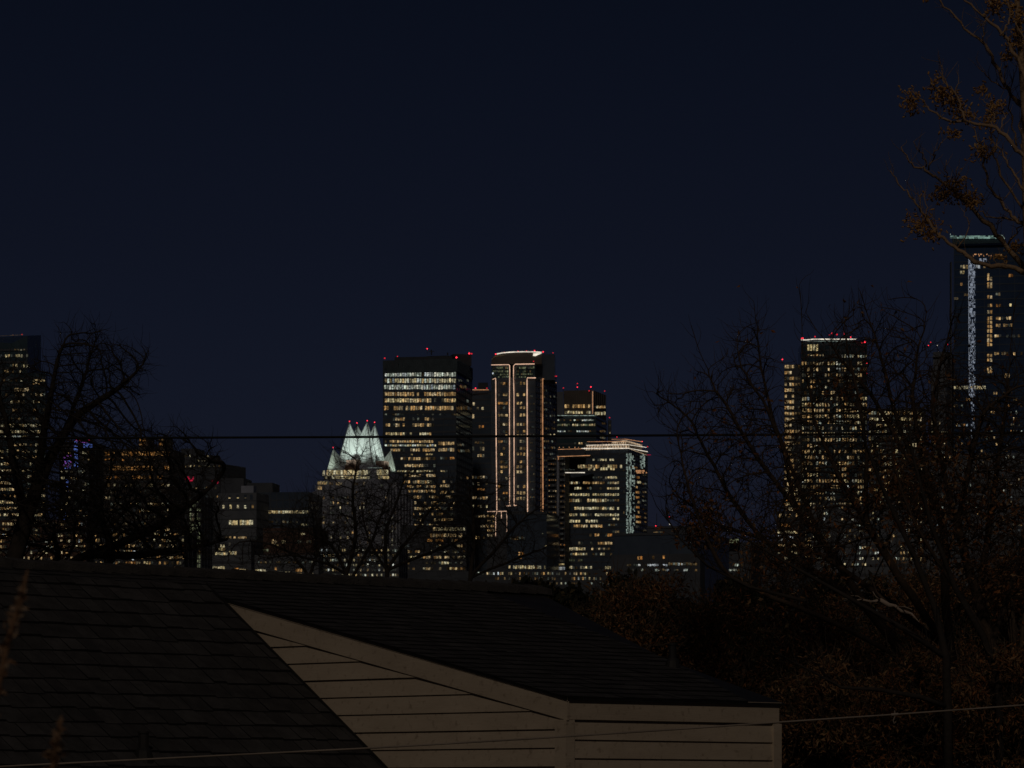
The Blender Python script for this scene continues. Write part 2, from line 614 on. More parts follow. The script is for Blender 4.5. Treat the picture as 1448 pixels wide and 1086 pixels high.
def shingles(name, poly, zfn, slope, expo, tab, seed, lift=1.0):
    """overlapping shingle tabs covering a plan polygon (t, s); courses step along s"""
    rng = random.Random(seed)
    mb = MB()
    ss = [p[1] for p in poly]; ts = [p[0] for p in poly]
    s = min(ss)
    hs = expo / math.sqrt(1 + slope * slope)
    k = 0
    while s < max(ss):
        wob = rng.uniform(-.006, .006)
        t = min(ts) - rng.random() * tab
        while t < max(ts):
            w = tab * rng.uniform(.55, 1.25)
            th = lift * (.019 + rng.uniform(-.006, .010))
            s0, s1 = s + wob + rng.uniform(-.012, .012), s + hs * 1.25
            pl = [(t, s0), (t + w - .008, s0), (t + w - .008, s1), (t, s1)]
            for i in range(len(poly)):
                a, b = poly[i], poly[(i + 1) % len(poly)]
                ex, ey = b[0] - a[0], b[1] - a[1]
                pl = clip(pl, lambda p: ex * (p[1] - a[1]) - ey * (p[0] - a[0])) if pl else pl
                if not pl: break
            if len(pl) > 2:
                n = len(pl)
                def zz(p):
                    f = 1 - (p[1] - s0) / (s1 - s0)
                    return zfn(p[0], p[1]) + .004 + th * f
                top = [HP(p[0], p[1], zz(p)) for p in pl]
                bot = [HP(p[0], p[1], zfn(p[0], p[1]) - .01) for p in pl]
                mb.add(top + bot, [tuple(range(n))], rng.choices([0, 1, 2], [3, 5, 2])[0])
                o_ = len(mb.v) - 2 * n
                for i in range(n):
                    mb.f.append((o_ + (i + 1) % n, o_ + i, o_ + n + i, o_ + n + (i + 1) % n)); mb.m.append(3)
            t += w
        s += hs
        k += 1
    return mb.build(name, SH, house)


# convex plan polygons, counter-clockwise in (t, s)
S_RIDGE = 6.32
zlow = lambda t, s: ZE + SR * s
low_poly = [(-.07, -.10), (TR_ + .05, -.10), (4.75, 3.7), (6.15, S_RIDGE), (-7.0, S_RIDGE), (-7.0, S_J + .2), (-.07, S_J - .2)]
def low_parts():
    A = [(-.045, -.055), (TR_ + .06, -.055), (TR_ + .75, 2.2), (6.0, S_RIDGE), (-.045, S_RIDGE)]
    B = [(-7.5, S_J), (-.045, S_J), (-.045, S_RIDGE), (-7.5, S_RIDGE)]
    return A, B
A_, B_ = low_parts()
def hull_ok(p): return p
shingles('low_roof', A_, zlow, SR, .235, .26, 3, .62)
shingles('low_roof', B_, zlow, SR, .235, .26, 9, .62)
# decks beneath the shingles
mb = MB()
for pl in (A_, B_):
    n = len(pl)
    mb.add([HP(t, s, zlow(t, s) - .005) for t, s in pl] + [HP(t, s, zlow(t, s) - .022) for t, s in pl],
           [tuple(range(n)), tuple(range(2 * n - 1, n - 1, -1))] + [((i + 1) % n, i, n + i, n + (i + 1) % n) for i in range(n)])
mb.build('roof_deck', M['flash'], house)
# steep roof that dies into the gable wall
zst = lambda t, s: Z_J + SLF * (s - S_J)
S_TOP = 5.10
ST = [(-9.0, .0), (-.075, .0), (-.075, S_TOP), (-9.0, S_TOP)]
shingles('steep_roof', ST, zst, SLF, .245, .25, 4)
mb = MB()
n = 4
mb.add([HP(t, s, zst(t, s) - .006) for t, s in ST] + [HP(t, s, zst(t, s) - .06) for t, s in ST],
       [tuple(range(n)), tuple(range(2 * n - 1, n - 1, -1))] + [((i + 1) % n, i, n + i, n + (i + 1) % n) for i in range(n)])
mb.build('roof_deck', M['flash'], house)
# flashing along the gable wall
mb = MB()
fl = [(-.078, .0), (-.062, .0), (-.062, S_TOP), (-.078, S_TOP)]
mb.add([HP(t, s, zst(t, s) + .045) for t, s in fl] + [HP(t, s, zst(t, s) - .02) for t, s in fl], [(0, 1, 2, 3), (4, 0, 3, 7), (5, 4, 0, 1), (1, 2, 6, 5)])
mb.build('step_flashing', M['flash'], house)
# far slope behind the ridge, and ridge cap shingles
mb = MB()
zr = zlow(0, S_RIDGE)
far = [(-7.5, S_RIDGE, zr - .02), (6.0, S_RIDGE, zr - .02), (6.0, S_RIDGE + 5, zr - 1.2), (-7.5, S_RIDGE + 5, zr - 1.2)]
mb.add([HP(*p) for p in far], [(0, 1, 2, 3)])
mb.build('far_roof', SH[1], house)
mb = MB()
rng = random.Random(12)
t = -7.5
while t < 5.9:
    w = .26
    h = .055 + rng.uniform(0, .012)
    pr = [(S_RIDGE - .19, zr - .02), (S_RIDGE - .18, zr + h - .01), (S_RIDGE, zr + h + .035), (S_RIDGE + .18, zr + h - .02), (S_RIDGE + .19, zr - .04)]
    vs = [HP(t, s, z) for s, z in pr] + [HP(t + w - .004, s, z - .012) for s, z in pr]
    mb.add(vs, [(i, i + 1, 6 + i, 5 + i) for i in range(4)] + [(4, 3, 2, 1, 0), (5, 6, 7, 8, 9)])
    t += w
mb.build('ridge_cap', M['ridgecap'], house)


def roof_xy(u, v, zf):
    """plan (t, s) of the roof surface seen through photo point (u, v)"""
    lo, hi = 20.0, 80.0
    best = None
    for i in range(4000):
        Y = 38 + i * .003
        p = P(u, v, Y)
        q = np.array(p[:2]) - C0
        t, s = float(q @ dR), float(q @ dL)
        dz = abs(p[2] - zf(t, s))
        if best is None or dz < best[0]: best = (dz, t, s)
    return best[1], best[2]


def vent(u, v, zf, r, h):
    t, s = roof_xy(u, v, zf)
    x, y, _ = HP(t, s, 0); z = zf(t, s)
    mb = MB()
    mb.tube([(x, y, z - .05), (x, y, z + h - .02), (x, y, z + h - .02), (x, y, z + h)], [r, r, r * 1.18, r * 1.18], 14)
    o = mb.build('vent_pipe', M['soot'], house)
    m2 = MB()
    m2.tube([(x, y, z - .06), (x, y, z + .07), (x, y, z + .10)], [r * 2.2, r * 1.6, r * 1.05], 14)
    m2.build('pipe_flashing', M['flash'], o)


vent(203, 1072, zst, .048, .25)
vent(951, 944, zlow, .042, .25)

# =============================================================== WIRES
M['cable'] = rough_mat('black_cable', (.006, .006, .006), (.012, .012, .011), 4, .6)
M['wire'] = rough_mat('grey_wire', (.20, .165, .13), (.36, .30, .24), 1.5, .55, stretch=(1, 1, 1))


def wire(name, pts, r, mat, label):
    mb = MB()
    mb.tube([P(*p) for p in pts], r, 8)
    return tag(mb.build(name, M[mat], None, True), label, 'cable')


ctrl = []
for i in range(41):
    u = -300 + 2050 * i / 40
    sag = 4.5 * (1 - ((u - 420) / 1400) ** 2)
    ctrl.append((u, 615.5 + sag - (u - 0) * .0040, 72 - (u / 1448) * 6))
wire('power_cable', ctrl, .019, 'cable', 'thick black power cable crossing the skyline above the house')
low = [(-420, 1108), (-200, 1095), (0, 1084), (260, 1071), (520, 1058), (640, 1051), (760, 1044), (930, 1033), (1098, 1021.5), (1270, 1010), (1448, 997), (1700, 977)]
lw = [(u, v, 33.0 + (u / 1448) * 3) for u, v in low]
o = wire('service_wire', lw, .0075, 'wire', 'thin pale wire slung low across the house siding and roof')
# a wire clamp on it
mb = MB()
cx, cy, cz = P(1265, 1010.5, 35.6)
mb.tube([(cx, cy, cz + .035), (cx + .004, cy, cz - .01), (cx - .012, cy, cz - .05), (cx - .004, cy, cz - .075), (cx + .012, cy, cz - .06)], .006, 6)
mb.tube([(cx - .03, cy, cz - .002), (cx + .03, cy, cz + .004)], .013, 8)
mb.build('wire_clamp', M['wire'], o)


# =============================================================== TREES
M['bark_black'] = rough_mat('black_bark', (.020, .016, .013), (.045, .036, .028), 4, .95, .8)
M['bark_dark'] = rough_mat('dark_brown_bark', (.036, .025, .017), (.085, .058, .038), 6, .95, .9)
M['bark_mid'] = rough_mat('brown_twig_bark', (.05, .036, .024), (.13, .095, .062), 6, .95, .9)
M['bark_warm'] = rough_mat('grey_brown_bark', (.22, .145, .085), (.42, .285, .165), 7, .9, .9, bscale=40)
M['bark_pale'] = rough_mat('pale_split_wood', (.26, .20, .15), (.42, .34, .27), 6, .9, .7)


def leaf_mat(name, cols, rough=.75):
    m, nt, out = nodes_of(name)
    N, L = nt.nodes, nt.links
    g = N.new('ShaderNodeNewGeometry')
    rp = N.new('ShaderNodeValToRGB')
    e = rp.color_ramp.elements
    e[0].position, e[0].color = 0, (*cols[0], 1)
    e[1].position, e[1].color = 1, (*cols[-1], 1)
    for i, c in enumerate(cols[1:-1]):
        x = e.new((i + 1) / (len(cols) - 1)); x.color = (*c, 1)
    L.new(g.outputs['Random Per Island'], rp.inputs[0])
    bs = N.new('ShaderNodeBsdfPrincipled')
    bs.inputs['Roughness'].default_value = rough
    bs.inputs['Specular IOR Level'].default_value = .15
    L.new(rp.outputs[0], bs.inputs['Base Color'])
    tr = N.new('ShaderNodeBsdfTranslucent')
    L.new(rp.outputs[0], tr.inputs['Color'])
    mx = N.new('ShaderNodeMixShader'); mx.inputs[0].default_value = .2
    L.new(bs.outputs[0], mx.inputs[1]); L.new(tr.outputs[0], mx.inputs[2])
    L.new(mx.outputs[0], out.inputs[0])
    return m


M['leaf_rust'] = leaf_mat('rust_leaf', [(.13, .055, .022), (.26, .10, .032), (.17, .07, .026), (.34, .14, .045), (.09, .045, .022)])
M['leaf_brown'] = leaf_mat('dry_brown_leaf', [(.13, .070, .034), (.22, .115, .050), (.17, .078, .032), (.36, .22, .11), (.09, .054, .028)])
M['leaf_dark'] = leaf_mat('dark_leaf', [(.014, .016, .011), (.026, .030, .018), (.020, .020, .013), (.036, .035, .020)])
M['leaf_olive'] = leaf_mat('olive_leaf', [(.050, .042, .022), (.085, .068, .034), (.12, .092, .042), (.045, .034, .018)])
M['pod'] = leaf_mat('dry_seed_pod', [(.40, .21, .07), (.55, .32, .11), (.30, .15, .055), (.60, .40, .17)])
M['plume'] = leaf_mat('dry_plume', [(.26, .15, .085), (.36, .24, .15), (.20, .105, .055), (.50, .37, .25)])


def colonize(start, attr, step, di, dk, seed, maxit=160, bias=(0, 0, .15), wob=.25, limbs=()):
    """space colonisation: grow a branch graph from the start polyline towards the attractors"""
    rs = np.random.RandomState(seed)
    nodes = [np.array(start[0], float)]; par = [-1]
    for a, b in zip(start[:-1], start[1:]):
        a, b = np.array(a, float), np.array(b, float)
        n = max(1, int(np.linalg.norm(b - a) / step))
        for i in range(1, n + 1):
            nodes.append(a + (b - a) * i / n + rs.normal(0, step * .06, 3)); par.append(len(nodes) - 2)
    for lim in limbs:
        l0 = np.array(lim[0], float)
        p_ = int(np.argmin([np.linalg.norm(q - l0) for q in nodes]))
        pts = [nodes[p_]] + [np.array(q, float) for q in lim[1:]]
        last = p_
        for a, b in zip(pts[:-1], pts[1:]):
            n = max(1, int(np.linalg.norm(b - a) / step))
            for i in range(1, n + 1):
                nodes.append(a + (b - a) * i / n + rs.normal(0, step * .10, 3)); par.append(last); last = len(nodes) - 1
    attr = np.array(attr, float)
    alive = np.ones(len(attr), bool)
    near = np.full(len(attr), 1e9); ni = np.zeros(len(attr), int)

    def update(lo):
        pts = np.array(nodes[lo:])
        for c in range(0, len(pts), 400):
            q = pts[c:c + 400]
            d = np.linalg.norm(attr[:, None, :] - q[None, :, :], axis=2)
            k = d.argmin(1); dm = d[np.arange(len(attr)), k]
            better = dm < near
            near[better] = dm[better]; ni[better] = k[better] + lo + c
    update(0)
    bias = np.array(bias)
    kids = {}
    for it in range(maxit):
        act = alive & (near < di)
        if not act.any():
            if alive.any():
                act = alive & (near < near[alive].min() * 1.3)
            else:
                break
        lo = len(nodes)
        idx = ni[act]; vec = attr[act] - np.array(nodes)[idx]
        vec /= np.linalg.norm(vec, axis=1)[:, None] + 1e-9
        for nidx in np.unique(idx):
            v = vec[idx == nidx].sum(0)
            l = np.linalg.norm(v)
            if l < 1e-6: continue
            v = v / l
            p = par[nidx]
            if p >= 0:
                pv = nodes[nidx] - nodes[p]; pv = pv / (np.linalg.norm(pv) + 1e-9)
                v = v + pv * .45
            v = v + bias + rs.normal(0, wob, 3)
            v /= np.linalg.norm(v)
            new = nodes[nidx] + v * step
            if any(np.linalg.norm(new - nodes[c]) < step * .35 for c in kids.get(nidx, [])): continue
            kids.setdefault(nidx, []).append(len(nodes))
            nodes.append(new); par.append(int(nidx))
        if len(nodes) == lo: break
        update(lo)
        alive &= near > dk
    return np.array(nodes), np.array(par)


def radii(par, tip, expo=2.2, rmax=None):
    n = len(par)
    r = np.zeros(n)
    acc = np.zeros(n)
    for i in range(n - 1, -1, -1):
        r[i] = (acc[i] if acc[i] > 0 else tip ** expo)
        if par[i] >= 0: acc[par[i]] += r[i]
    r = r ** (1 / expo)
    if rmax: r *= 1; r = np.minimum(r, rmax)
    return r


def chains(nodes, par, r):
    n = len(par)
    ch = [[] for _ in range(n)]
    for i in range(n):
        if par[i] >= 0: ch[par[i]].append(i)
    out = []
    stack = [(0, None)]
    while stack:
        i, prev = stack.pop()
        c = [] if prev is None else [prev]
        while True:
            c.append(i)
            if not ch[i]: break
            k = sorted(ch[i], key=lambda q: -r[q])
            for q in k[1:]: stack.append((q, i))
            i = k[0]
        out.append(c)
    return out


def twig(mb, p, d, L, r, rng, mi=0, up=.35, seg=4):
    pts = [np.array(p)]
    d = np.array(d, float); d /= np.linalg.norm(d) + 1e-9
    for i in range(seg):
        d = d + np.array([rng.gauss(0, .22), rng.gauss(0, .22), rng.gauss(0, .16) + up * .4])
        d /= np.linalg.norm(d)
        pts.append(pts[-1] + d * L / seg)
    mb.tube(pts, [r * (1 - .65 * i / seg) for i in range(seg + 1)], 3, mi, caps=False)
    return pts


def leaf(mb, p, d, L, W, rng, mi=0):
    """one folded, slightly curled leaf"""
    d = np.array(d, float); d /= np.linalg.norm(d) + 1e-9
    s = np.cross(d, [rng.gauss(0, 1), rng.gauss(0, 1), rng.gauss(0, 1)]); s /= np.linalg.norm(s) + 1e-9
    u = np.cross(s, d)
    p = np.array(p)
    a = p + d * L * .5 + s * W + u * W * .5
    b = p + d * L * .5 - s * W + u * W * .5
    t = p + d * L + u * L * rng.uniform(-.35, .2)
    m = p + d * L * .5
    o = len(mb.v)
    mb.v.extend([tuple(p), tuple(a), tuple(t), tuple(b), tuple(m)])
    mb.f.extend([(o, o + 1, o + 4), (o + 1, o + 2, o + 4), (o + 2, o + 3, o + 4), (o + 3, o, o + 4)])
    mb.m.extend([mi] * 4)


def ell(c, Y, r, dep, n, rs, shell=.0):
    """attractors in an ellipsoid given by photo centre (u, v), photo radii and depth radius in metres"""
    out = []
    cx, cy, cz = P(c[0], c[1], Y)
    k = Y / F
    while len(out) < n:
        q = rs.uniform(-1, 1, 3)
        l = np.linalg.norm(q)
        if l > 1 or l < shell: continue
        out.append((cx + q[0] * r[0] * k, cy + q[1] * dep, cz + q[2] * r[1] * k))
    return out


def tree(name, label, base, trunk, blobs, Y, step, tip, seed, bark, dk=1.3, di=9, rmax=None, twigs=(.5, .5, .6), leafspec=None, wob=.25, bias=(0, 0, .12), group=None, expo=2.2, cat='tree', thick=.035, uppull=.35, limbs=()):
    """trunk: photo polyline (u, v, dY); blobs: (u, v, ru, rv, depth, n)"""
    rs = np.random.RandomState(seed); rng = random.Random(seed)
    attr = []
    for bl in blobs:
        u, v, ru, rv, dep, n = bl[:6]
        dY = bl[6] if len(bl) > 6 else 0
        attr += ell((u, v), Y + dY, (ru, rv), dep, n, rs)
    st = [P(u, v, Y + d) for u, v, d in trunk]
    nodes, par = colonize(st, attr, step, step * di, step * dk, seed, bias=bias, wob=wob, limbs=[[P(u, v, Y + d) for u, v, d in lm] for lm in limbs])
    r = radii(par, tip, expo, rmax)
    # soften kinks
    for _pass in range(3):
        sm = nodes.copy()
        cnt = np.zeros(len(par)); acc = np.zeros_like(nodes)
        for i in range(1, len(par)):
            w_ = r[i] ** 2
            acc[par[i]] += nodes[i] * w_; cnt[par[i]] += w_
        for i in range(1, len(par)):
            if cnt[i] > 0: sm[i] = nodes[i] * .4 + .3 * nodes[par[i]] + .3 * acc[i] / cnt[i]
        nodes = sm
    root = thing(name, label, cat, (st[0][0], st[0][1], 0), group)
    tk, br = MB(), MB()
    for c in chains(nodes, par, r):
        if len(c) < 2: continue
        rr = [r[i] for i in c]
        if len(c) > 1: rr[0] = min(rr[0], rr[1] * 1.25)
        big = max(rr)
        rr[-1] *= .6
        (tk if big > thick else br).tube([nodes[i] for i in c], rr, 8 if big > thick else (5 if big > thick * .4 else 4), 0, caps=False)
    pt, Lt, rt = twigs
    tips = []
    for i in range(len(par)):
        if r[i] < tip * 2.6 and par[i] >= 0:
            d = nodes[i] - nodes[par[i]]
            d = d / (np.linalg.norm(d) + 1e-9)
            tips.append((nodes[i], d))
            if rng.random() < pt:
                side = np.cross(d, rs.normal(0, 1, 3)); side /= np.linalg.norm(side) + 1e-9
                pts = twig(br, nodes[i], d * .6 + side * .8, Lt * rng.uniform(.5, 1.3), tip * rt, rng, 0, uppull)
                tips.append((pts[-1], pts[-1] - pts[-2])); tips.append((pts[2], pts[2] - pts[1]))
    if not tk.v: tk, br = br, tk
    tk.build('trunk', M[bark], root, True)
    if br.v: br.build('crown', M[bark], root, True)
    if leafspec:
        mb = MB()
        L_, W_, n_, mats, centers = leafspec
        mats = mats if isinstance(mats, list) else [mats]
        for _ in range(n_):
            if centers and rng.random() < .88:
                cu, cv, cr, dy = rng.choice(centers)
                q = np.array(P(cu + rng.gauss(0, cr * .5), cv + rng.gauss(0, cr * .5), Y + dy + rng.gauss(0, .5)))
                if rng.random() < .6 and tips:
                    best = min(rng.sample(tips, min(60, len(tips))), key=lambda t: np.sum((t[0] - q) ** 2))
                    p, d = best
                    p = p + rs.normal(0, L_ * 1.2, 3)
                else:
                    p = q
            else:
                p, d = rng.choice(tips)
                p = p + rs.normal(0, L_ * .8, 3)
            dd = np.array([rng.gauss(0, .8), rng.gauss(0, .8), rng.gauss(-.6, .6)])
            leaf(mb, p, dd, L_ * rng.uniform(.6, 1.25), W_ * rng.uniform(.6, 1.2), rng, rng.randrange(len(mats)))
        mb.build('leaves', [M[m] for m in mats], root)
    return root


def leafy(name, label, u, Y, vt, ru, seed, n, L, mats, group=None, vb=None, cat='tree', dep=None, lumps=9, bark='bark_dark', slim=.32, strokes=60):
    """a tree or bush in leaf: trunk, limbs, and a crown of leaves gathered in uneven clumps"""
    rng = random.Random(seed); rs = np.random.RandomState(seed)
    k = Y / F
    x, y, zt = P(u, vt, Y)
    root = thing(name, label, cat, (x, y, 0), group)
    rad = ru * k; dep = dep or rad
    zb = max(.4, zt - 2.3 * rad) if vb is None else P(u, vb, Y)[2]
    cz = (zt + zb) / 2; hz = (zt - zb) / 2
    tk = MB()
    tk.tube([(x, y, 0), (x + rng.uniform(-.1, .1), y, zb * .6 + .2), (x + rng.uniform(-.2, .2) * rad, y, cz)], [rad * .08 + .03, rad * .06 + .02, rad * .03 + .01], 8)
    cl = []
    for i in range(lumps):
        a = rng.uniform(0, 6.28); q = rng.uniform(.15, .8)
        h = rng.uniform(-.8, .8)
        w_ = math.sqrt(max(.1, 1 - h * h))
        c = np.array([x + math.cos(a) * q * rad * w_, y + math.sin(a) * q * dep * w_, cz + h * hz])
        cl.append((c, rng.uniform(.28, .5) * rad))
        tk.tube([(x, y, zb + (cz - zb) * rng.uniform(.2, .8)), ((x + c[0]) / 2, (y + c[1]) / 2, (cz + c[2]) / 2 - .1 * rad), tuple(c)], [rad * .03 + .008, rad * .022 + .006, .008], 5)
    tk.build('trunk', M[bark], root, True)
    mb = MB(); br = MB()
    for _ in range(n):
        c, rr = rng.choice(cl)
        q = rs.normal(0, 1, 3); q /= np.linalg.norm(q); q *= rr * rng.random() ** .45
        q[2] *= .8
        p = c + q
        if p[2] < .1: p[2] = .1 + rng.random() * .3
        leaf(mb, p, rs.normal(0, 1, 3) + np.array([0, 0, -.3]), L * rng.uniform(.6, 1.5), L * slim, rng, rng.choices(range(len(mats)), [3] + [1] * (len(mats) - 1))[0])
    for _ in range(n // strokes):
        c, rr = rng.choice(cl)
        q = rs.normal(0, 1, 3); q /= np.linalg.norm(q)
        twig(br, c + q * rr * rng.uniform(.3, 1), q + np.array([0, 0, .5]), min(rr, .7) * rng.uniform(.4, 1.1), .010 if strokes > 30 else .0055, rng)
    mb.add(br.v, br.f, len(mats))
    mb.build('crown', [M[m] for m in mats] + [M[bark]], root)
    return root


# ---- big bare tree at the left, behind the ridge
LB = dict(bark='bark_black', expo=2.25)
tree('bare_tree', 'big bare black tree at the left, its boughs arching over the house ridge', None,
     [(-8, 1150, 0), (6, 900, 0), (18, 800, 0), (36, 735, .3), (52, 690, .4)],
     [(95, 520, 26, 62, .9, 409), (135, 500, 22, 44, .9, 292), (165, 530, 44, 46, 1.0, 468), (200, 510, 18, 24, .6, 117), (110, 600, 62, 70, 1.5, 819), (55, 580, 40, 80, 1.3, 507), (20, 560, 40, 60, 1.2, 390), (10, 640, 60, 90, 1.6, 819), (70, 690, 90, 70, 1.8, 785), (170, 640, 60, 50, 1.4, 585), (-60, 640, 80, 130, 1.8, 390)],
     84, .115, 0.0072, 21, dk=1.2, di=8, rmax=.17, twigs=(.95, .40, .72), wob=.27, bias=(.05, 0, .16), limbs=[[(52, 690, .4), (75, 640, .5), (110, 585, .3), (150, 560, 0), (185, 535, -.2), (212, 505, -.3)], [(52, 690, .4), (60, 620, 0), (72, 560, -.4), (80, 510, -.5), (90, 478, -.6)], [(75, 640, .5), (100, 590, .8), (118, 540, 1.0), (128, 500, 1.1), (138, 470, 1.2)], [(36, 735, .3), (20, 660, -.3), (8, 590, -.6), (-6, 540, -.7)]], **LB)
tree('bare_tree', 'low spreading bare tree whose lower boughs reach right along the house ridge', None,
     [(40, 1150, 2), (60, 860, 2), (84, 806, 2), (120, 785, 2.3)],
     [(140, 740, 110, 62, 1.6, 982), (220, 715, 70, 56, 1.4, 936), (292, 660, 26, 40, .8, 214), (255, 765, 70, 36, 1.3, 624), (300, 720, 24, 24, .7, 117), (40, 770, 80, 40, 1.4, 421), (255, 620, 18, 24, .5, 78), (230, 640, 40, 40, .9, 292)],
     86, .115, 0.0072, 22, dk=1.2, di=8, rmax=.085, twigs=(.95, .40, .72), wob=.27, bias=(.10, 0, .14), limbs=[[(120, 785, 2.3), (180, 765, 2.2), (235, 738, 2.0), (280, 705, 1.8), (318, 668, 1.6)], [(84, 806, 2), (130, 740, 2.6), (190, 690, 2.8), (235, 640, 2.9), (258, 612, 3)], [(120, 785, 2.3), (200, 785, 2.0), (270, 775, 1.8), (320, 765, 1.7)]], **LB)
tree('bare_tree', 'smaller bare tree filling the gap between the two left trees with crossing boughs', None,
     [(150, 1150, 5), (140, 860, 5), (150, 800, 5)],
     [(120, 720, 90, 80, 1.5, 308), (200, 690, 80, 80, 1.4, 308), (60, 700, 60, 80, 1.3, 210), (170, 770, 120, 34, 1.3, 252), (250, 740, 50, 50, 1.0, 195)],
     92, .125, 0.0072, 26, dk=1.2, di=8, rmax=.07, twigs=(.95, .42, .72), wob=.27, bias=(.06, 0, .14), **LB)
MBK = dict(bark='bark_black', expo=2.4, rmax=.08)
tree('bare_tree', 'slender bare tree between the stepped hotel and the crowned tower', None,
     [(492, 1135, 0), (492, 850, 0), (490, 812, 0)],
     [(470, 745, 54, 66, 1.5, 655), (520, 735, 46, 72, 1.5, 592), (425, 765, 54, 46, 1.2, 405), (495, 690, 40, 40, 1, 202), (388, 770, 44, 40, .8, 202), (480, 640, 14, 30, .6, 39), (512, 655, 18, 34, .6, 52)],
     150, .19, .0095, 23, dk=1.25, di=10, twigs=(1.0, 1.0, .72), wob=.28, limbs=[[(490, 812, 0), (470, 770, .2), (430, 750, .4), (385, 742, .5)], [(490, 812, 0), (505, 760, 0), (498, 700, -.2), (506, 650, -.3)], [(490, 812, 0), (460, 795, .3), (420, 785, .5), (370, 790, .6)], [(492, 830, 0), (525, 770, .4), (545, 710, .6), (560, 670, .7)]], **MBK)
tree('bare_tree', 'bare tree with crossing boughs in front of the foot of the crowned tower', None,
     [(556, 1135, 0), (550, 850, 0), (546, 806, 0)],
     [(560, 735, 60, 68, 1.6, 624), (605, 740, 52, 60, 1.6, 530), (525, 770, 44, 40, 1.2, 280), (590, 690, 46, 42, 1, 234), (645, 765, 50, 38, 1.2, 296), (640, 705, 30, 28, .8, 93)],
     158, .20, .0095, 24, dk=1.25, di=10, twigs=(1.0, 1.0, .72), wob=.28, limbs=[[(546, 806, 0), (580, 760, .2), (612, 715, .3), (640, 690, .4)], [(546, 806, 0), (545, 750, 0), (565, 700, -.3), (580, 655, -.4)], [(546, 806, 0), (600, 785, .4), (650, 765, .6), (690, 735, .7)], [(546, 806, 0), (520, 760, .3), (508, 720, .4)]], **MBK)
tree('bare_tree', 'bare tree leaning right below the outlined tower, in front of the blank dark block', None,
     [(655, 1135, 0), (658, 860, 0), (664, 816, 0)],
     [(665, 740, 42, 62, 1.4, 405), (710, 755, 46, 46, 1.2, 374), (748, 728, 30, 18, .7, 109), (640, 740, 38, 60, 1.2, 296), (690, 695, 38, 28, .8, 124), (720, 785, 44, 24, .8, 156), (770, 780, 40, 26, .8, 109)],
     146, .19, .0095, 25, dk=1.25, di=10, twigs=(1.0, 1.0, .72), wob=.28, limbs=[[(664, 816, 0), (700, 778, 0), (732, 740, -.2), (768, 711, -.3)], [(664, 816, 0), (672, 770, .2), (668, 720, .3), (660, 680, .4)], [(664, 816, 0), (720, 795, .4), (770, 775, .6), (800, 760, .7)]], **MBK)
tree('bare_tree', 'low bare tree whose fine twigs veil the brown brick building', None,
     [(438, 1135, 0), (440, 860, 0), (438, 816, 0)],
     [(420, 775, 50, 36, 1.2, 405), (460, 770, 44, 42, 1.2, 374), (385, 785, 40, 26, .9, 187), (340, 790, 30, 20, .7, 93), (440, 730, 40, 30, .8, 124)],
     165, .20, .0095, 27, dk=1.25, di=10, twigs=(1.0, 1.0, .72), wob=.28, limbs=[[(438, 816, 0), (410, 780, .2), (370, 765, .4), (335, 762, .5)], [(438, 816, 0), (452, 770, .2), (446, 725, .3), (440, 700, .4)]], **MBK)

# ---- dark belt of street trees between house and town
bx = [(700, 815, 62), (762, 806, 52), (820, 812, 56), (880, 800, 60), (945, 806, 66), (1020, 806, 62), (1090, 798, 66), (1165, 800, 70), (1245, 796, 72), (1325, 792, 70), (1405, 796, 74), (1470, 790, 60)]
names = ['below the outlined tower', 'under the balconied tower', 'in front of the glowing-crown tower', 'before the windowless block', 'before the white-lit row of windows', 'below the green roof sign',
         'under the warm-lit wing tower', 'under the round-fronted tower', 'below the yellow-windowed block', 'below the grey masonry tower', 'under the white lattice strip', 'below the tallest tower']
for i, ((u, v, r_), nm) in enumerate(zip(bx, names)):
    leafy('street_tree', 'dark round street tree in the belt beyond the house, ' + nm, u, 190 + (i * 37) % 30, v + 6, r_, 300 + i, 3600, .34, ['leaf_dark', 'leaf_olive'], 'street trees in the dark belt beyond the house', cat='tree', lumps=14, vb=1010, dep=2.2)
for i, (u, v, r_) in enumerate([(735, 915, 70), (860, 905, 80), (1000, 905, 90), (1140, 900, 90), (1290, 900, 95), (1430, 895, 95)]):
    leafy('street_bush', ['dark shrub behind the ridge end', 'dark shrub behind the right slope of the roof', 'dark shrub behind the vent on the roof', 'dark shrub behind the right corner of the house',
          'dark shrub behind the pale broken limb', 'dark shrub at the right edge behind the dry brush'][i], u, 170, v - 40, r_, 340 + i, 3400, .36, ['leaf_dark', 'leaf_olive'], 'dark shrubs under the street trees', cat='shrub', lumps=16, vb=1110, dep=2.0)

# ---- a far wood between the street trees and the town: one mass nobody could count
rsw = np.random.RandomState(808); rgw = random.Random(808)
mb = MB()
hump = [(rgw.uniform(-500, 1950), rgw.uniform(250, 330), rgw.uniform(55, 120), rgw.uniform(828, 862)) for _ in range(70)]
for _ in range(11000):
    u, Yw, ru, vt = rgw.choice(hump)
    q = rsw.normal(0, 1, 3); q /= np.linalg.norm(q); q *= rgw.random() ** .4
    x, y, z = P(u + q[0] * ru, vt + 90, Yw)
    z = max(.3, z + q[2] * 90 * Yw / F)
    leaf(mb, (x, y + q[1] * 4, z), rsw.normal(0, 1, 3), rgw.uniform(.5, 1.2), .28, rgw, rgw.randrange(2))
for _ in range(4000):
    u, Yw, ru, vt = rgw.choice(hump)
    x, y, z = P(u + rgw.gauss(0, .5) * ru, vt + 90, Yw)
    leaf(mb, (x, y + rgw.gauss(0, 2), rgw.random() * z), rsw.normal(0, 1, 3), rgw.uniform(.8, 1.8), .45, rgw, rgw.randrange(2))
tag(mb.build('treeline', [M['leaf_dark'], M['leaf_olive']]), kind='stuff')

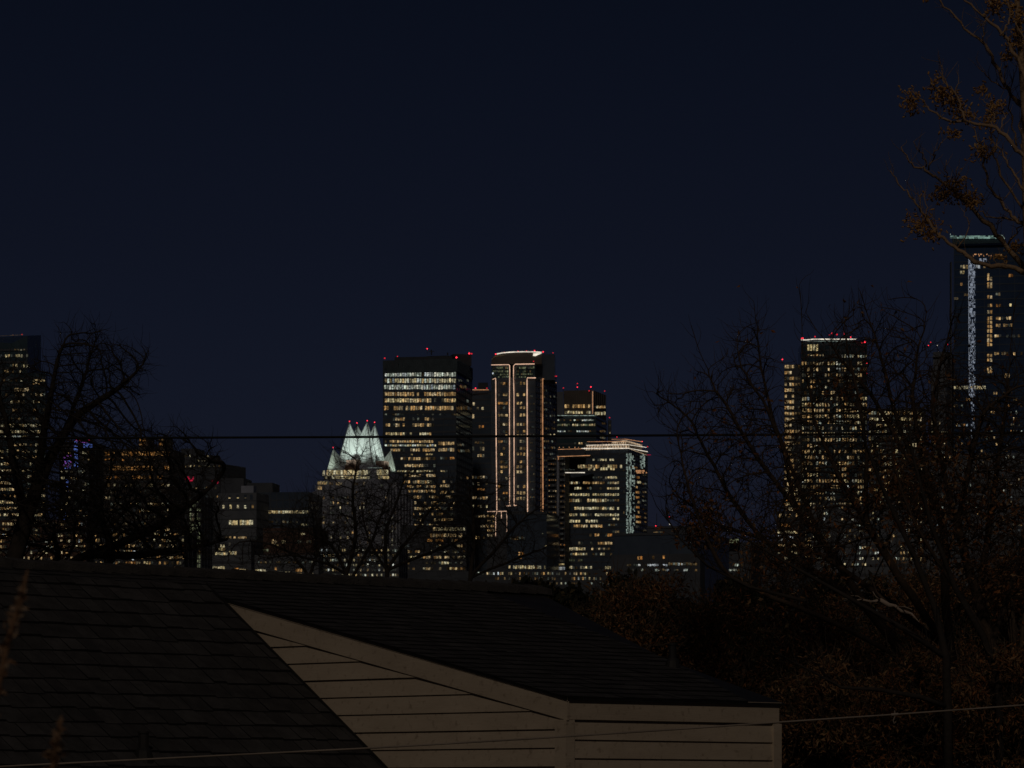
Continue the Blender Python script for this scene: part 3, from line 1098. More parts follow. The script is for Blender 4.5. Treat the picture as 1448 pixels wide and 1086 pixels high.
# ---- right: upright bare trees with a few dry leaves
RB = dict(bark='bark_dark', wob=.21, expo=2.45, dk=1.3, di=9)
tree('bare_tree', 'bare tree with long sweeping thin boughs and one reddish leaf tuft', None,
     [(1330, 1150, 0), (1322, 1010, 0), (1290, 940, 0), (1230, 865, 0)],
     [(1010, 620, 60, 110, 1.0, 436), (1060, 560, 50, 110, 1.0, 390), (1000, 735, 50, 60, 1.0, 344), (960, 700, 22, 70, .6, 114), (940, 575, 22, 34, .4, 49), (1090, 690, 70, 110, 1.2, 550), (1130, 800, 90, 60, 1.2, 550)],
     64, .105, .0060, 31, rmax=.075, twigs=(.85, .40, .8), bias=(-.07, 0, .34), thick=.03, uppull=.6,
     limbs=[[(1230, 865, 0), (1170, 775, 0), (1122, 713, -.1), (1086, 668, -.2), (1058, 626, -.2), (1030, 578, -.3), (1007, 543, -.3), (990, 499, -.4), (976, 458, -.4)],
            [(1230, 865, 0), (1140, 800, .3), (1075, 760, .5), (1030, 700, .6), (1000, 640, .6), (972, 588, .7), (945, 567, .7), (921, 554, .7)],
            [(1170, 775, 0), (1130, 690, .3), (1098, 610, .4), (1078, 530, .5), (1072, 470, .5), (1066, 428, .5)],
            [(1290, 940, 0), (1180, 880, -.4), (1090, 845, -.6), (1027, 815, -.7), (995, 756, -.7), (980, 712, -.8), (965, 661, -.8), (956, 620, -.8)],
            [(1122, 713, -.1), (1110, 640, -.4), (1085, 575, -.6), (1046, 520, -.6), (1040, 480, -.6)],
            [(1075, 760, .5), (1020, 745, .7), (975, 715, .8), (945, 690, .8)]],
     leafspec=(.090, .022, 1100, ['leaf_rust', 'leaf_brown'], [(988, 742, 22, 0), (1000, 725, 18, 0), (985, 760, 18, 0), (1005, 745, 16, 0), (1060, 620, 60, 0), (1080, 780, 50, 0)]), **RB)
tree('bare_tree', 'tall bare tree with dark crossing boughs before the round-fronted tower', None,
     [(1352, 1150, 0), (1350, 1010, 0), (1346, 920, 0), (1335, 850, 0)],
     [(1160, 600, 50, 110, 1.2, 275), (1220, 550, 60, 120, 1.2, 459), (1180, 710, 80, 90, 1.4, 550), (1255, 490, 30, 60, .7, 137), (1260, 680, 80, 110, 1.3, 688), (1110, 780, 60, 60, 1.2, 275), (1290, 580, 50, 120, 1.0, 413)],
     60, .105, .0060, 32, rmax=.085, twigs=(.85, .40, .8), bias=(-.05, 0, .34), thick=.03, uppull=.6,
     limbs=[[(1335, 850, 0), (1335, 745, 0), (1312, 689, .1), (1280, 642, .1), (1244, 578, .2), (1217, 539, .2), (1177, 495, .2), (1153, 467, .3), (1137, 440, .3)],
            [(1346, 920, 0), (1280, 830, -.3), (1225, 740, -.4), (1180, 660, -.5), (1150, 590, -.5), (1136, 520, -.6), (1133, 450, -.6), (1132, 404, -.6)],
            [(1312, 689, .1), (1270, 600, .5), (1252, 530, .6), (1236, 470, .6), (1218, 418, .7), (1212, 408, .7)],
            [(1335, 745, 0), (1300, 640, -.4), (1290, 560, -.5), (1300, 490, -.6), (1316, 440, -.6), (1312, 430, -.6)],
            [(1346, 920, 0), (1250, 845, .4), (1170, 790, .6), (1110, 760, .7), (1080, 720, .8)],
            [(1225, 740, -.4), (1225, 640, -.7), (1215, 560, -.8), (1198, 500, -.8), (1190, 455, -.9)]],
     leafspec=(.090, .022, 2000, ['leaf_rust', 'leaf_brown', 'leaf_brown'], [(1255, 690, 26, -.5), (1285, 700, 30, -.5), (1262, 684, 18, -.5), (1270, 690, 24, -.6), (1240, 700, 18, -.5), (1300, 695, 20, -.5), (1195, 550, 16, 0), (1150, 770, 50, 0), (1235, 720, 60, 0), (1100, 830, 60, 0), (1200, 800, 70, 0)]), **RB)
tree('bare_tree', 'bare tree at the right edge with tangled boughs crossing the tallest glass tower', None,
     [(1424, 1150, 0), (1416, 1000, 0), (1402, 910, 0), (1384, 850, 0)],
     [(1340, 600, 50, 110, 1.1, 585), (1400, 620, 50, 110, 1.2, 756), (1350, 730, 80, 90, 1.4, 963), (1440, 640, 50, 140, 1.2, 585), (1345, 480, 16, 40, .5, 81), (1420, 790, 70, 80, 1.2, 688)],
     57, .105, .0060, 33, rmax=.085, twigs=(.85, .40, .8), bias=(-.03, 0, .30), thick=.03, uppull=.6,
     limbs=[[(1384, 850, 0), (1352, 740, 0), (1330, 650, .1), (1318, 570, .2), (1330, 510, .2), (1345, 455, .2)],
            [(1384, 850, 0), (1400, 740, .3), (1412, 640, .3), (1424, 560, .4), (1430, 480, .4), (1436, 420, .4)],
            [(1402, 910, 0), (1440, 800, .4), (1462, 690, .5), (1470, 560, .5)],
            [(1352, 740, 0), (1372, 650, -.4), (1390, 580, -.5), (1440, 545, -.6), (1475, 540, -.6)],
            [(1402, 910, 0), (1330, 800, -.5), (1290, 740, -.6), (1262, 660, -.6), (1258, 600, -.6)]],
     leafspec=(.090, .022, 2000, ['leaf_rust', 'leaf_brown', 'leaf_brown'], [(1350, 700, 60, 0), (1390, 740, 60, 0), (1330, 640, 30, 0), (1300, 760, 60, 0), (1420, 720, 50, 0), (1400, 800, 70, 0)]), **RB)
# ---- dry brush filling the lower right
br_ = [('dry_bush', 'rust-leaved bush behind the right slope of the house roof', 905, 66, 800, 92, ['leaf_brown', 'leaf_rust', 'leaf_olive'], 9),
       ('dry_bush', 'olive-brown bush between the ridge end and the rust-leaved bush', 838, 70, 832, 52, ['leaf_olive', 'leaf_brown'], 10),
       ('dry_bush', 'wide brown bush above the right end of the house roof', 1035, 67, 812, 120, ['leaf_brown', 'leaf_olive', 'leaf_rust'], 11),
       ('dry_bush', 'tall brown-leaved bush under the round-fronted tower', 1180, 66, 800, 130, ['leaf_brown', 'leaf_olive', 'leaf_rust'], 12),
       ('dry_bush', 'rusty bush right of the pale broken limb', 1325, 66, 770, 140, ['leaf_brown', 'leaf_rust', 'leaf_olive'], 13),
       ('dry_bush', 'dense brown bush at the right border under the tallest tower', 1440, 65, 750, 120, ['leaf_brown', 'leaf_rust'], 14),
       ('dry_bush', 'low dark bush beside the right corner board of the house', 1165, 53, 930, 95, ['leaf_brown', 'leaf_olive'], 15),
       ('dry_bush', 'low brown bush below the wire clamp', 1290, 52, 920, 110, ['leaf_brown', 'leaf_olive', 'leaf_rust'], 16),
       ('dry_bush', 'low brown bush in the lower right corner', 1420, 51, 900, 110, ['leaf_brown', 'leaf_rust', 'leaf_olive'], 17)]
for nm, lb, u, Y, vt, ru, mats, sd in br_:
    leafy(nm, lb, u, Y, vt, ru, 400 + sd, 7500, .085, mats, None, cat='bush', lumps=26, vb=1120, dep=1.0, slim=.17, strokes=9, bark='bark_mid')

# ---- pale broken limb lying in the boughs
root = thing('broken_limb', 'pale split limb caught in the dark boughs of the brush', 'branch', P(1285, 868, 54))
mb = MB()
mb.tube([P(1194, 846.5, 54.3), P(1207, 849, 54.2), P(1219, 848, 54.2), P(1233, 851, 54.1), P(1246, 849, 54), P(1257, 856, 54), P(1266, 857, 54), P(1275, 864, 53.9), P(1289, 868, 53.9), P(1300, 880, 53.8)], [.006, .009, .014, .017, .030, .034, .024, .028, .016, .006], 7)
mb.tube([P(1245, 849.5, 54), P(1238, 843, 53.9), P(1234, 836, 53.9)], [.016, .009, .004], 5)
mb.tube([P(1268, 859, 54), P(1279, 858, 53.8), P(1290, 862, 53.7)], [.014, .008, .004], 5)
mb.tube([P(1222, 848.5, 54.2), P(1213, 843, 54.1), P(1203, 842, 54.1)], [.009, .006, .003], 5)
mb.build('split_wood', M['bark_pale'], root, True)
mb = MB()
mb.tube([P(1228, 806, 54.6), P(1240, 838, 54.2), P(1254, 853, 54.02)], [.008, .014, .03], 6)
mb.build('side_branch', M['bark_dark'], root, True)
# heavy dark boughs of the right brush
def bough(label, base, paths, mat='bark_black'):
    root = thing('bare_tree', label, 'tree', P(*base))
    rng = random.Random(int(base[0]))
    for i, (pts, r0, r1) in enumerate(paths):
        mb = MB()
        n = len(pts)
        mb.tube([P(*p) for p in pts], [r0 + (r1 - r0) * q / (n - 1) for q in range(n)], 8)
        for q in range(1, n):
            a = np.array(P(*pts[q])); d = a - np.array(P(*pts[q - 1]))
            for _ in range(3):
                twig(mb, a - d * rng.random(), d / np.linalg.norm(d) + np.array([rng.gauss(0, .5), rng.gauss(0, .3), rng.uniform(.1, .9)]), rng.uniform(.25, .7), .008, rng)
        mb.build('trunk' if i == 0 else 'bough', M[mat], root, True)
    return root
bough('dark forked tree whose heavy boughs sweep left through the brush over the lower wire', (1342, 1160, 50),
      [([(1342, 1160, 50), (1340, 1000, 50), (1338, 930, 50), (1322, 860, 50), (1290, 780, 50), (1252, 700, 50), (1225, 630, 50), (1210, 560, 50)], .060, .008),
       ([(1340, 1000, 50), (1300, 985, 49.8), (1240, 975, 49.7), (1190, 972, 49.7), (1150, 950, 49.7), (1100, 925, 49.8)], .034, .007),
       ([(1338, 930, 50), (1280, 890, 50), (1200, 845, 50.2), (1120, 800, 50.3), (1060, 765, 50.4), (1015, 745, 50.4)], .034, .007),
       ([(1416, 1160, 50.6), (1412, 960, 50.6), (1390, 900, 50.5), (1350, 830, 50.4), (1316, 740, 50.4), (1290, 640, 50.4), (1280, 560, 50.4)], .055, .008),
       ([(1140, 850, 50.3), (1060, 830, 50.6), (1000, 800, 50.8), (962, 762, 50.9), (935, 720, 50.9)], .022, .006)])

# ---- tree at the upper right with seed clusters
def seed_tree():
    Yt = 38.0
    root = thing('chinaberry_tree', 'near tree at the upper right with brown seed clusters on bare warm-lit boughs', 'tree', (P(1464, 1100, Yt)[0], Yt, 0))
    rng = random.Random(99)
    mb = MB()
    mb.tube([(P(1466, 1100, Yt)[0], Yt, 0), P(1464, 700, Yt), P(1460, 420, Yt), P(1452, 300, Yt), P(1449, 150, Yt), P(1441, 40, Yt), P(1434, -60, Yt), P(1420, -160, Yt)], [.11, .085, .060, .040, .034, .027, .020, .010], 10)
    mb.build('trunk', M['bark_warm'], root, True)
    z = lambda x, y: (1230 + x / 2.716, y / 2.716)
    br = [
        ([(592, 420), (560, 385), (520, 322), (480, 240), (452, 190), (430, 160), (380, 118), (330, 70), (265, 0), (220, -60)], .024, .008, 0.2),
        ([(605, 330), (575, 250), (545, 190), (510, 130), (440, 60), (370, 0), (330, -40)], .024, .009, -.3),
        ([(430, 160), (437, 120), (447, 75)], .008, .004, 0.1), ([(447, 75), (432, 95), (412, 105)], .005, .003, .1),
        ([(600, 620), (560, 575), (520, 525), (485, 495), (430, 478), (370, 465), (290, 460), (230, 422), (200, 395), (165, 350)], .026, .006, -.4),
        ([(370, 465), (355, 420), (330, 362), (300, 320), (265, 272)], .014, .005, -.4),
        ([(330, 362), (338, 330), (342, 300)], .007, .003, -.4), ([(290, 320), (278, 280), (270, 240)], .006, .003, -.4),
        ([(608, 1048), (560, 990), (500, 915), (460, 870), (380, 790), (330, 745), (290, 710), (250, 680), (215, 650), (175, 638), (150, 620), (120, 565)], .034, .006, .5),
        ([(222, 652), (240, 610), (252, 580), (280, 545)], .010, .005, .5), ([(225, 640), (205, 605), (190, 575), (168, 545)], .009, .004, .5), ([(293, 712), (296, 665), (294, 615)], .008, .004, .5),
        ([(325, 735), (330, 680), (338, 640)], .008, .004, .5), ([(385, 790), (372, 730), (360, 680)], .008, .003, .5),
        ([(612, 1062), (560, 1032), (490, 1022), (420, 1010), (370, 985), (330, 958), (290, 920), (258, 885), (210, 830), (175, 785), (140, 740), (110, 708), (80, 656)], .030, .006, -.2),
        ([(200, 818), (195, 780), (190, 750)], .006, .003, -.2), ([(215, 835), (215, 780), (212, 735)], .007, .003, -.2), ([(258, 885), (250, 850), (232, 822)], .006, .003, -.2),
        ([(600, 865), (560, 838), (520, 800), (485, 755), (455, 710), (442, 660), (435, 600), (415, 540), (395, 490)], .022, .007, .3),
        ([(603, 830), (555, 760), (520, 700), (490, 620), (475, 560), (460, 500)], .018, .006, .2),
        ([(600, 745), (570, 690), (530, 640), (500, 575), (478, 520)], .016, .006, -.1),
        ([(600, 420), (560, 370), (520, 345), (480, 318), (445, 290), (432, 275)], .012, .004, .3),
        ([(520, 330), (518, 280), (517, 230)], .006, .003, .2), ([(535, 340), (555, 290), (568, 250)], .007, .003, .1), ([(570, 560), (552, 500), (540, 440), (535, 370), (520, 322)], .011, .006, .3),
        ([(600, 860), (540, 838), (470, 835), (420, 812)], .016, .006, .4), ([(410, 815), (430, 780), (428, 750)], .006, .003, .4), ([(480, 900), (492, 870), (490, 850)], .006, .003, .5),
        ([(530, 945), (560, 890), (590, 850)], .012, .006, .5), ([(510, 130), (525, 90), (535, 40), (530, 0)], .012, .006, -.3), ([(600, 160), (570, 110), (545, 60)], .010, .005, -.3), ([(560, 235), (535, 180), (560, 150)], .007, .004, -.2),
        ([(600, 640), (585, 560), (580, 480), (592, 400)], .014, .008, 0), ([(330, 960), (385, 880), (375, 840), (350, 800)], .008, .003, 0), ([(485, 755), (520, 770), (560, 700)], .006, .003, .2),
        ([(470, 490), (478, 440), (455, 400), (420, 380)], .009, .004, -.3), ([(500, 500), (520, 450), (500, 390)], .008, .003, -.3),
    ]
    # the far side of the crown, mirrored and jostled
    for pts, r0, r1, dy in [b_ for k_, b_ in enumerate(br) if k_ % 2 == 0 or len(b_[0]) > 6]:
        br = br + [([(1216 - x + rng.uniform(-8, 8), y * .94 - 40 + rng.uniform(-10, 10)) for x, y in pts], r0, r1, -dy * .8)]
    for pts, r0, r1, dy in br:
        mb = MB()
        pp = []
        n = len(pts)
        for i, (x, y) in enumerate(pts):
            u, v = z(x, y)
            pp.append(P(u, v, Yt + dy * (1 - i / n) * .6 + dy))
        # knuckled, slightly crooked wood
        fine = []
        for a, b in zip(pp[:-1], pp[1:]):
            for q in (0, .34, .67):
                fine.append(tuple(np.array(a) * (1 - q) + np.array(b) * q + np.array([rng.gauss(0, .010), rng.gauss(0, .010), rng.gauss(0, .010)])))
        fine.append(pp[-1])
        m_ = len(fine)
        rr = [.78 * (r0 + (r1 - r0) * (i / (m_ - 1))) * rng.uniform(.86, 1.2) for i in range(m_)]
        mb.tube(fine, rr, 7)
        for i in range(1, m_):
            if rng.random() < .75:
                d = np.array(fine[i]) - np.array(fine[i - 1])
                twig(mb, fine[i], d / np.linalg.norm(d) * .5 + np.array([rng.gauss(0, .6), rng.gauss(0, .4), rng.uniform(0, .8)]), rng.uniform(.06, .22), .0035, rng, 0, .2)
        mb.build('branch', M['bark_warm'], root, True)
    for (x, y, sx, sy, n, dy) in [(245, 330, 30, 40, 40, -.4), (455, 470, 40, 30, 50, .2), (330, 700, 40, 30, 50, .5), (240, 905, 36, 26, 40, -.2), (530, 210, 30, 30, 40, 0), (158, 395, 42, 50, 85, -.4), (280, 365, 45, 55, 110, -.4), (330, 400, 40, 45, 80, -.4), (370, 440, 40, 30, 50, -.4), (480, 415, 40, 45, 80, -.3), (320, 510, 35, 26, 40, -.4), (440, 575, 50, 38, 85, .3), (480, 20, 34, 50, 100, -.3), (545, 30, 30, 40, 50, -.3),
                                  (290, 745, 62, 44, 130, .5), (375, 760, 50, 36, 80, .5), (200, 862, 62, 46, 120, -.2), (400, 780, 30, 20, 30, .4), (550, 175, 36, 26, 40, -.3), (215, 0, 20, 12, 16, .2), (430, 345, 26, 26, 30, .3), (560, 130, 30, 40, 40, -.3), (500, 990, 30, 14, 24, .5), (575, 70, 26, 40, 50, -.3), (560, 945, 34, 26, 40, .4), (1050, 340, 45, 50, 90, .3), (930, 390, 45, 50, 80, .3), (920, 660, 55, 44, 90, -.4), (1010, 770, 55, 44, 90, .2), (760, 480, 40, 40, 60, .2), (690, 60, 34, 40, 50, .2)]:
        mb = MB()
        for _ in range(n):
            u, v = z(x + rng.gauss(0, .55) * sx, y + rng.gauss(0, .55) * sy)
            p = np.array(P(u, v, Yt + dy + rng.gauss(0, .10)))
            d = np.array([rng.gauss(0, .5), rng.gauss(0, .5), rng.gauss(.2, .6)]); d /= np.linalg.norm(d)
            L = rng.uniform(.024, .046); r = rng.uniform(.006, .010)
            mb.tube([p - d * L * .5, p - d * L * .2, p + d * L * .25, p + d * L * .5], [r * .4, r, r * .9, r * .25], 5)
            if rng.random() < .5:
                cu, cv = z(x, y)
                c = np.array(P(cu, cv, Yt + dy))
                mb.tube([p - d * L * .5, (p + c) / 2 + np.array([0, 0, .01]), p + (c - p) * .8], [.0022, .0022, .0028], 3, caps=False)
        mb.build('seed_sprays', M['pod'], root, True)
    return root
seed_tree()

# ---- dry plumes right in front of the camera, out of focus
def plume(label, path, Y, seed, n, r):
    x, y, _ = P(path[0][0], path[0][1], Y)
    root = thing('dry_stalk', label, 'plant', (x, y, 0))
    rng = random.Random(seed); rs = np.random.RandomState(seed)
    pts = [(x - .02, y, 0)] + [P(u, v, Y) for u, v in path]
    mb = MB(); mb.tube(pts, [.004] * (len(pts) - 3) + [.0032, .0026, .0016], 6); mb.build('stem', M['plume'], root, True)
    fl = MB()
    up = pts[1:]
    for _ in range(n):
        f = rng.random() ** .9 * (len(up) - 1.001)
        i = int(f); q = f - i
        p = np.array(up[i]) * (1 - q) + np.array(up[i + 1]) * q
        k = math.sin(math.pi * min(1, .12 + f / (len(up) - 1) * .9)) ** .7
        d = rs.normal(0, 1, 3); d[2] += 1.2; d /= np.linalg.norm(d)
        leaf(fl, p + rs.normal(0, r * .25 * k, 3), d, r * 2.0 * k * rng.uniform(.6, 1.3), r * .5 * k, rng)
    fl.build('seed_head', M['plume'], root)
    return root
plume('taller rusty dry stalk rising in front of the roof at the left edge', [(-14, 1080), (-8, 1000), (2, 950), (10, 910), (19, 880), (29, 850), (35, 825), (39, 806)], 6.0, 5, 150, .0085)
plume('shorter rusty dry stalk in front of the roof near the vent pipe', [(70, 1120), (74, 1086), (79, 1060), (84, 1035), (87, 1012)], 6.2, 6, 110, .0095)

# =============================================================== CITY
def block(name, label, plan, vtop, Yref, mats, cat='tower', floor=3.4, band=.9, mull=3.2, group=None, faces=(0, 1), proud=.12, skinned=True):
    """a prism with floor bands and mullions; returns building and its facades"""
    bd = Building(name, label, plan, cat, group, Yref)
    z1 = zv(vtop, Yref)
    mb = MB()
    mb.prism(plan, 0, z1, 0)
    facs = [Fac(plan[i], plan[(i + 1) % len(plan)]) for i in range(len(plan))]
    if skinned:
        for i in faces:
            skin(mb, facs[i], 0, z1, floor, band, mull, 1, 1, proud)
    bd.part('wall', mb, [M[m] for m in mats])
    bd.z1 = z1
    return bd, facs


def parapet(bd, plan, z1, h=1.2, th=.5, mat='spandrel', name='parapet'):
    mb = MB()
    for i in range(len(plan)):
        f = Fac(plan[i], plan[(i + 1) % len(plan)])
        mb.obox(f.pt(-.2), f.pt(f.len - th + .15), f.n, -th, .22, z1 + .02, z1 + h)
    return bd.part(name, mb, M[mat])


# ------------------------------------------------ broad office tower
pl = box_plan(541.5, 2310, 645, 2300, 667.5, 2350)
T, f = block('office_tower', 'broad dark office tower with a louvred top above rows of bright white windows', pl, 507.5, 2300,
             ('glass', 'spandrel'), floor=3.55, band=1.0, mull=6.1)
mb = MB()
for fc in f[:2]:
    n = int(fc.len / 1.05)
    for i in range(n):
        t = .3 + (fc.len - .6) * i / n
        mb.obox(fc.pt(t), fc.pt(t + .45), fc.n, .25, .6, zv(525, 2300), zv(508, 2300))
    mb.obox(fc.pt(0), fc.pt(fc.len - .05), fc.n, .02, .25, zv(525.5, 2300), zv(507.2, 2300))
T.part('louvre_screen', mb, M['slat'])
mb = MB()
mb.prism(box_plan(558, 2318, 640, 2312, None, None, 14), T.z1 + .05, zv(503.5, 2312))
mb.prism(box_plan(603, 2322, 634, 2318, None, None, 8), zv(503.4, 2312), zv(501, 2312))
T.part('plant_room', mb, M['roofing'])
mb = MB()
mb.prism(box_plan(641, 2336, 667, 2338, None, None, 9), T.z1 + .03, zv(500.8, 2337))
T.part('penthouse', mb, M['roofing'])
fr = f[0]
rows = [(529.5, 6, .97, 544, 645, 'coo'), (538.3, 6.2, .97, 544, 645, ['coo', 'yel', 'yel']), (547.3, 6.6, .97, 543, 644, 'coo'),
        (557.2, 5.6, .94, 544, 645, 'amb'), (566.2, 5.6, .80, 544, 645, ['amb', 'yel']), (577, 6, .76, 543, 645, 'amb'),
        (586, 2.5, .10, 544, 645, 'yel'), (592.5, 4.2, .32, 552, 614, 'amb'), (601, 4.6, .40, 545, 614, 'amb'), (613.3, 3.8, .52, 545, 610, ['amb', 'yel']),
        (624.2, 3.5, .93, 544, 613, 'amb'), (629.8, 2.8, .9, 544, 617, ['yel', 'coo']), (636.3, 4.2, .9, 552, 615, 'amb'), (642.6, 2.2, .25, 556, 616, 'yel'),
        (648.5, 4.2, .45, 556, 616, 'amb'), (658.3, 4.2, .55, 558, 616, 'amb'), (666.2, 2.4, .62, 558, 640, 'yel'), (672.4, 4, .75, 568, 616, 'amb'),
        (681.5, 4.4, .78, 570, 614, ['amb', 'yel']), (688, 3.6, .55, 572, 616, 'amb'), (694.5, 3.6, .75, 574, 616, 'amb'),
        (627, 5, .85, 619.5, 642.5, 'amb'), (636, 4.8, .8, 619.5, 642.5, 'amb'), (648, 3.5, .15, 619, 643, 'ora'), (681, 4, .3, 619, 640, 'amb'), (687, 4, .3, 622, 640, 'amb'), (696, 4, .4, 619, 642, 'amb')]
for v in range(703, 800, 8):
    rows.append((v, 4, .42, 572, 644, 'amb'))
T.windows(fr, rows, 4.0, .74, 4, 11)
T.windows(f[1], [(547, 3.5, .3, 647, 666, 'dim'), (567, 4, .35, 656, 666, 'dim'), (577, 4, .5, 647, 664, 'dim'), (629, 3, .8, 646, 663, 'dim'), (637.5, 3.6, .7, 647, 664, 'dim'),
                  (676, 3.2, .4, 650, 665, 'amb'), (538, 3, .3, 647, 666, 'dim')], 3.6, .7, 3, 3)
T.finish()
for u, v, b in ((544, 506.5, 508), (562, 504, 507), (604, 493.2, 501), (645.5, 505.5, 508), (663.5, 499.8, 501), (667, 500.2, 501)):
    T.beacon(u, v, 2302 if u < 650 else 2337, 1.45, b)
mb = MB()
mb.tube([P(610, 502, 2318), P(610, 494.5, 2318)], .35, 5); mb.tube([P(606, 497, 2318), P(614, 497, 2318)], .2, 5)
mb.tube([P(633, 502, 2318), P(633, 498.5, 2318)], .4, 5)
T.part('antenna', mb, M['mast'])

# ------------------------------------------------ slim tower between the two
pl = box_plan(661, 2420, 697, 2418, None, None, 24)
T, f = block('office_tower', 'slim dark tower with an orange-lit roof edge squeezed between the broad and the outlined towers', pl, 552, 2418, ('glass', 'spandrel'), floor=3.3, band=.8, mull=5)
T.strip([(662, 551.2, 2416), (691, 551.2, 2416)], .55, 'ledorange')
mb = MB(); mb.prism(box_plan(676, 2425, 690, 2425, None, None, 8), T.z1 + .02, zv(541, 2425)); T.part('plant_room', mb, M['roofing'])
T.windows(f[0], [(560, 7, .3, 670, 674, 'coo'), (571, 4.5, .7, 664, 672, 'amb'), (577.5, 3.5, .6, 674, 684, 'yel'), (588.5, 6, .8, 663, 671, 'amb'), (588.5, 5, .6, 676, 685, 'amb'),
                 (596, 4, .7, 676, 685, 'amb'), (603, 4, .6, 676, 685, 'ora'), (626, 3, .6, 664, 685, 'dim'), (634.5, 6, .9, 663, 671, 'amb'), (634.5, 5.5, .85, 675, 685, 'amb'), (644, 4, .4, 675, 685, 'amb'),
                 (659, 7, .6, 665, 668, 'dim'), (675, 4, .5, 663, 690, 'amb'), (684, 4, .3, 663, 690, 'amb'), (692, 3, .5, 663, 686, 'ora'), (704, 4, .5, 663, 690, 'amb'), (716, 4, .4, 663, 690, 'yel'),
                 (730, 4, .4, 650, 690, 'amb'), (744, 4, .4, 650, 690, 'amb'), (760, 4, .4, 650, 690, 'amb')], 4.2, .72, 2, 5)
T.finish()
for u in (663, 672.5, 688.5): T.beacon(u, 549, 2417, 1.2, 551)

# ------------------------------------------------ tower outlined in light
YL = 2200
pl = box_plan(694.5, YL, 757, YL - 4, 787, YL + 36)
T, f = block('residential_tower', 'tall curved-crown tower outlined with vertical lines of warm LED light', pl, 534.5, YL, ('glass', 'spandrel'), floor=3.1, band=.7, mull=4.2)
mb = MB()
top = zv(534.4, YL) + .03
up = box_plan(694.8, YL + .6, 756.5, YL - 3.2, 764, YL + 8)
mb.prism(box_plan(694.8, YL + .6, 721.2, YL - 1.2, None, None, 22), top, zv(515.5, YL))
mb.prism(box_plan(725.6, YL - 1.4, 756.5, YL - 3.2, None, None, 22), top, zv(515.5, YL))
mb.prism(box_plan(720.5, YL + 5, 726.5, YL + 5, None, None, 10), top, zv(515.7, YL))
T.part('upper_block', mb, M['glassteal'])
# curved crown shell
prof = [(694.8, 515), (694.8, 511), (696, 506.5), (698.5, 503), (702.5, 500.9), (710, 499.4), (722, 498.3), (738, 497.8), (752, 497.9), (766, 498.6), (766, 515)]
mb = MB()
a = [P(u, v, YL + 1.5) for u, v in prof]
b = [(x, y + 20, z) for x, y, z in a]
n = len(a)
mb.add(a + b, [tuple(range(n - 1, -1, -1)), tuple(range(n, 2 * n))] + [(i, (i + 1) % n, n + (i + 1) % n, n + i) for i in range(n)])
T.part('crown', mb, M['brown'])
mb = MB()
sp = box_plan(760, YL + 9, 784.5, YL + 12, 786, YL + 32)
mb.prism(sp, top, zv(499, YL + 4))
mb.prism(box_plan(757.5, YL + 6, 786.5, YL + 36, None, None, 6), top, zv(530, YL + 20))
T.part('shear_block', mb, M['glass'])
T.strip([(u, v - .4, YL + 1.2) for u, v in prof[4:10]], .75, 'ledwhite')
mb = MB()
wd = [(754, 499.6), (767, 499.2), (757, 503.6), (753.6, 503.4)]
a = [P(u, v, YL + 1.0) for u, v in wd]; b = [P(u, v, YL + 1.4) for u, v in wd]
mb.add(a + b, [(3, 2, 1, 0), (0, 1, 5, 4), (1, 2, 6, 5), (2, 3, 7, 6), (3, 0, 4, 7)])
T.part('lit_soffit', mb, M['ledwhite'])
LY = YL - 5
T.strip([(694.6, 516, LY), (719.5, 515.6, LY), (720.7, 517, LY), (720.7, 534, LY), (720.4, 560, LY), (720.6, 715, LY)], .62, 'led')
T.strip([(756, 514.6, LY), (728.5, 515, LY), (726.2, 517.5, LY), (726.2, 534, LY), (726.8, 560, LY), (727, 715, LY)], .62, 'led')
T.strip([(696.5, 536.5, LY), (700.8, 534.8, LY), (701, 540, LY), (701.6, 620, LY), (702.6, 722, LY)], .68, 'led')
T.strip([(757.6, 534.3, LY), (745.6, 534.3, LY), (745.2, 538, LY), (745.6, 620, LY), (746, 724, LY)], .7, 'led')
T.strip([(767.4, 535.5, YL + 8), (767.4, 600, YL + 8), (767.8, 726, YL + 8)], .75, 'ledorange')
T.strip([(767.6, 535.4, YL + 8), (786.6, 541.2, YL + 35)], .55, 'ledorange')
T.strip([(695.5, 502.4 + 6, YL + 1), (697.6, 505.2, YL + 1), (703, 503.4, YL + 1), (713, 502.6, YL + 1)], .35, 'dim', 'cove_light')
T.windows(f[0], [(520, 3, .5, 697, 719, 'gre'), (525, 3, .7, 697, 719, 'gre'), (529.5, 2.2, .8, 697, 719, 'gre'), (532.7, 2, .8, 704, 720, 'gre'),
                 (520, 3, .4, 729, 756, 'gre'), (525, 3, .5, 729, 756, 'gre'), (529, 2.4, .6, 729, 756, 'gre'), (533, 1.8, .7, 728, 744, 'gre')], 2.9, .66, 2, 8)
T.windows(f[0], [(528, 3, 1, 696, 698, 'whi')], 2, .9, 1, 1)
rw = []
for v in (542, 558, 570, 576.5, 587, 600, 610, 616, 624, 634, 642, 653, 660, 667, 676, 688, 697, 705):
    rw += [(v, 4.2, .62, 730, 743.5, 'amb'), (v + .3, 3.8, .45, 704, 718, random.choice(['amb', 'ora', 'dim']))]
T.windows(f[0], rw, 4.6, .72, 1, 12)
T.windows(f[0], [(v, 2, .3, 749, 756, 'dim') for v in range(560, 720, 11)], 3, .5, 1, 4)
T.windows(f[1], [(v, 2.6, .28, 768, 785, random.choice(['dim', 'yel'])) for v in range(552, 730, 9)], 3.2, .55, 1, 6)
T.windows(f[1], [(514, 2, .3, 776, 784, 'coo')], 3, .4, 1, 6)
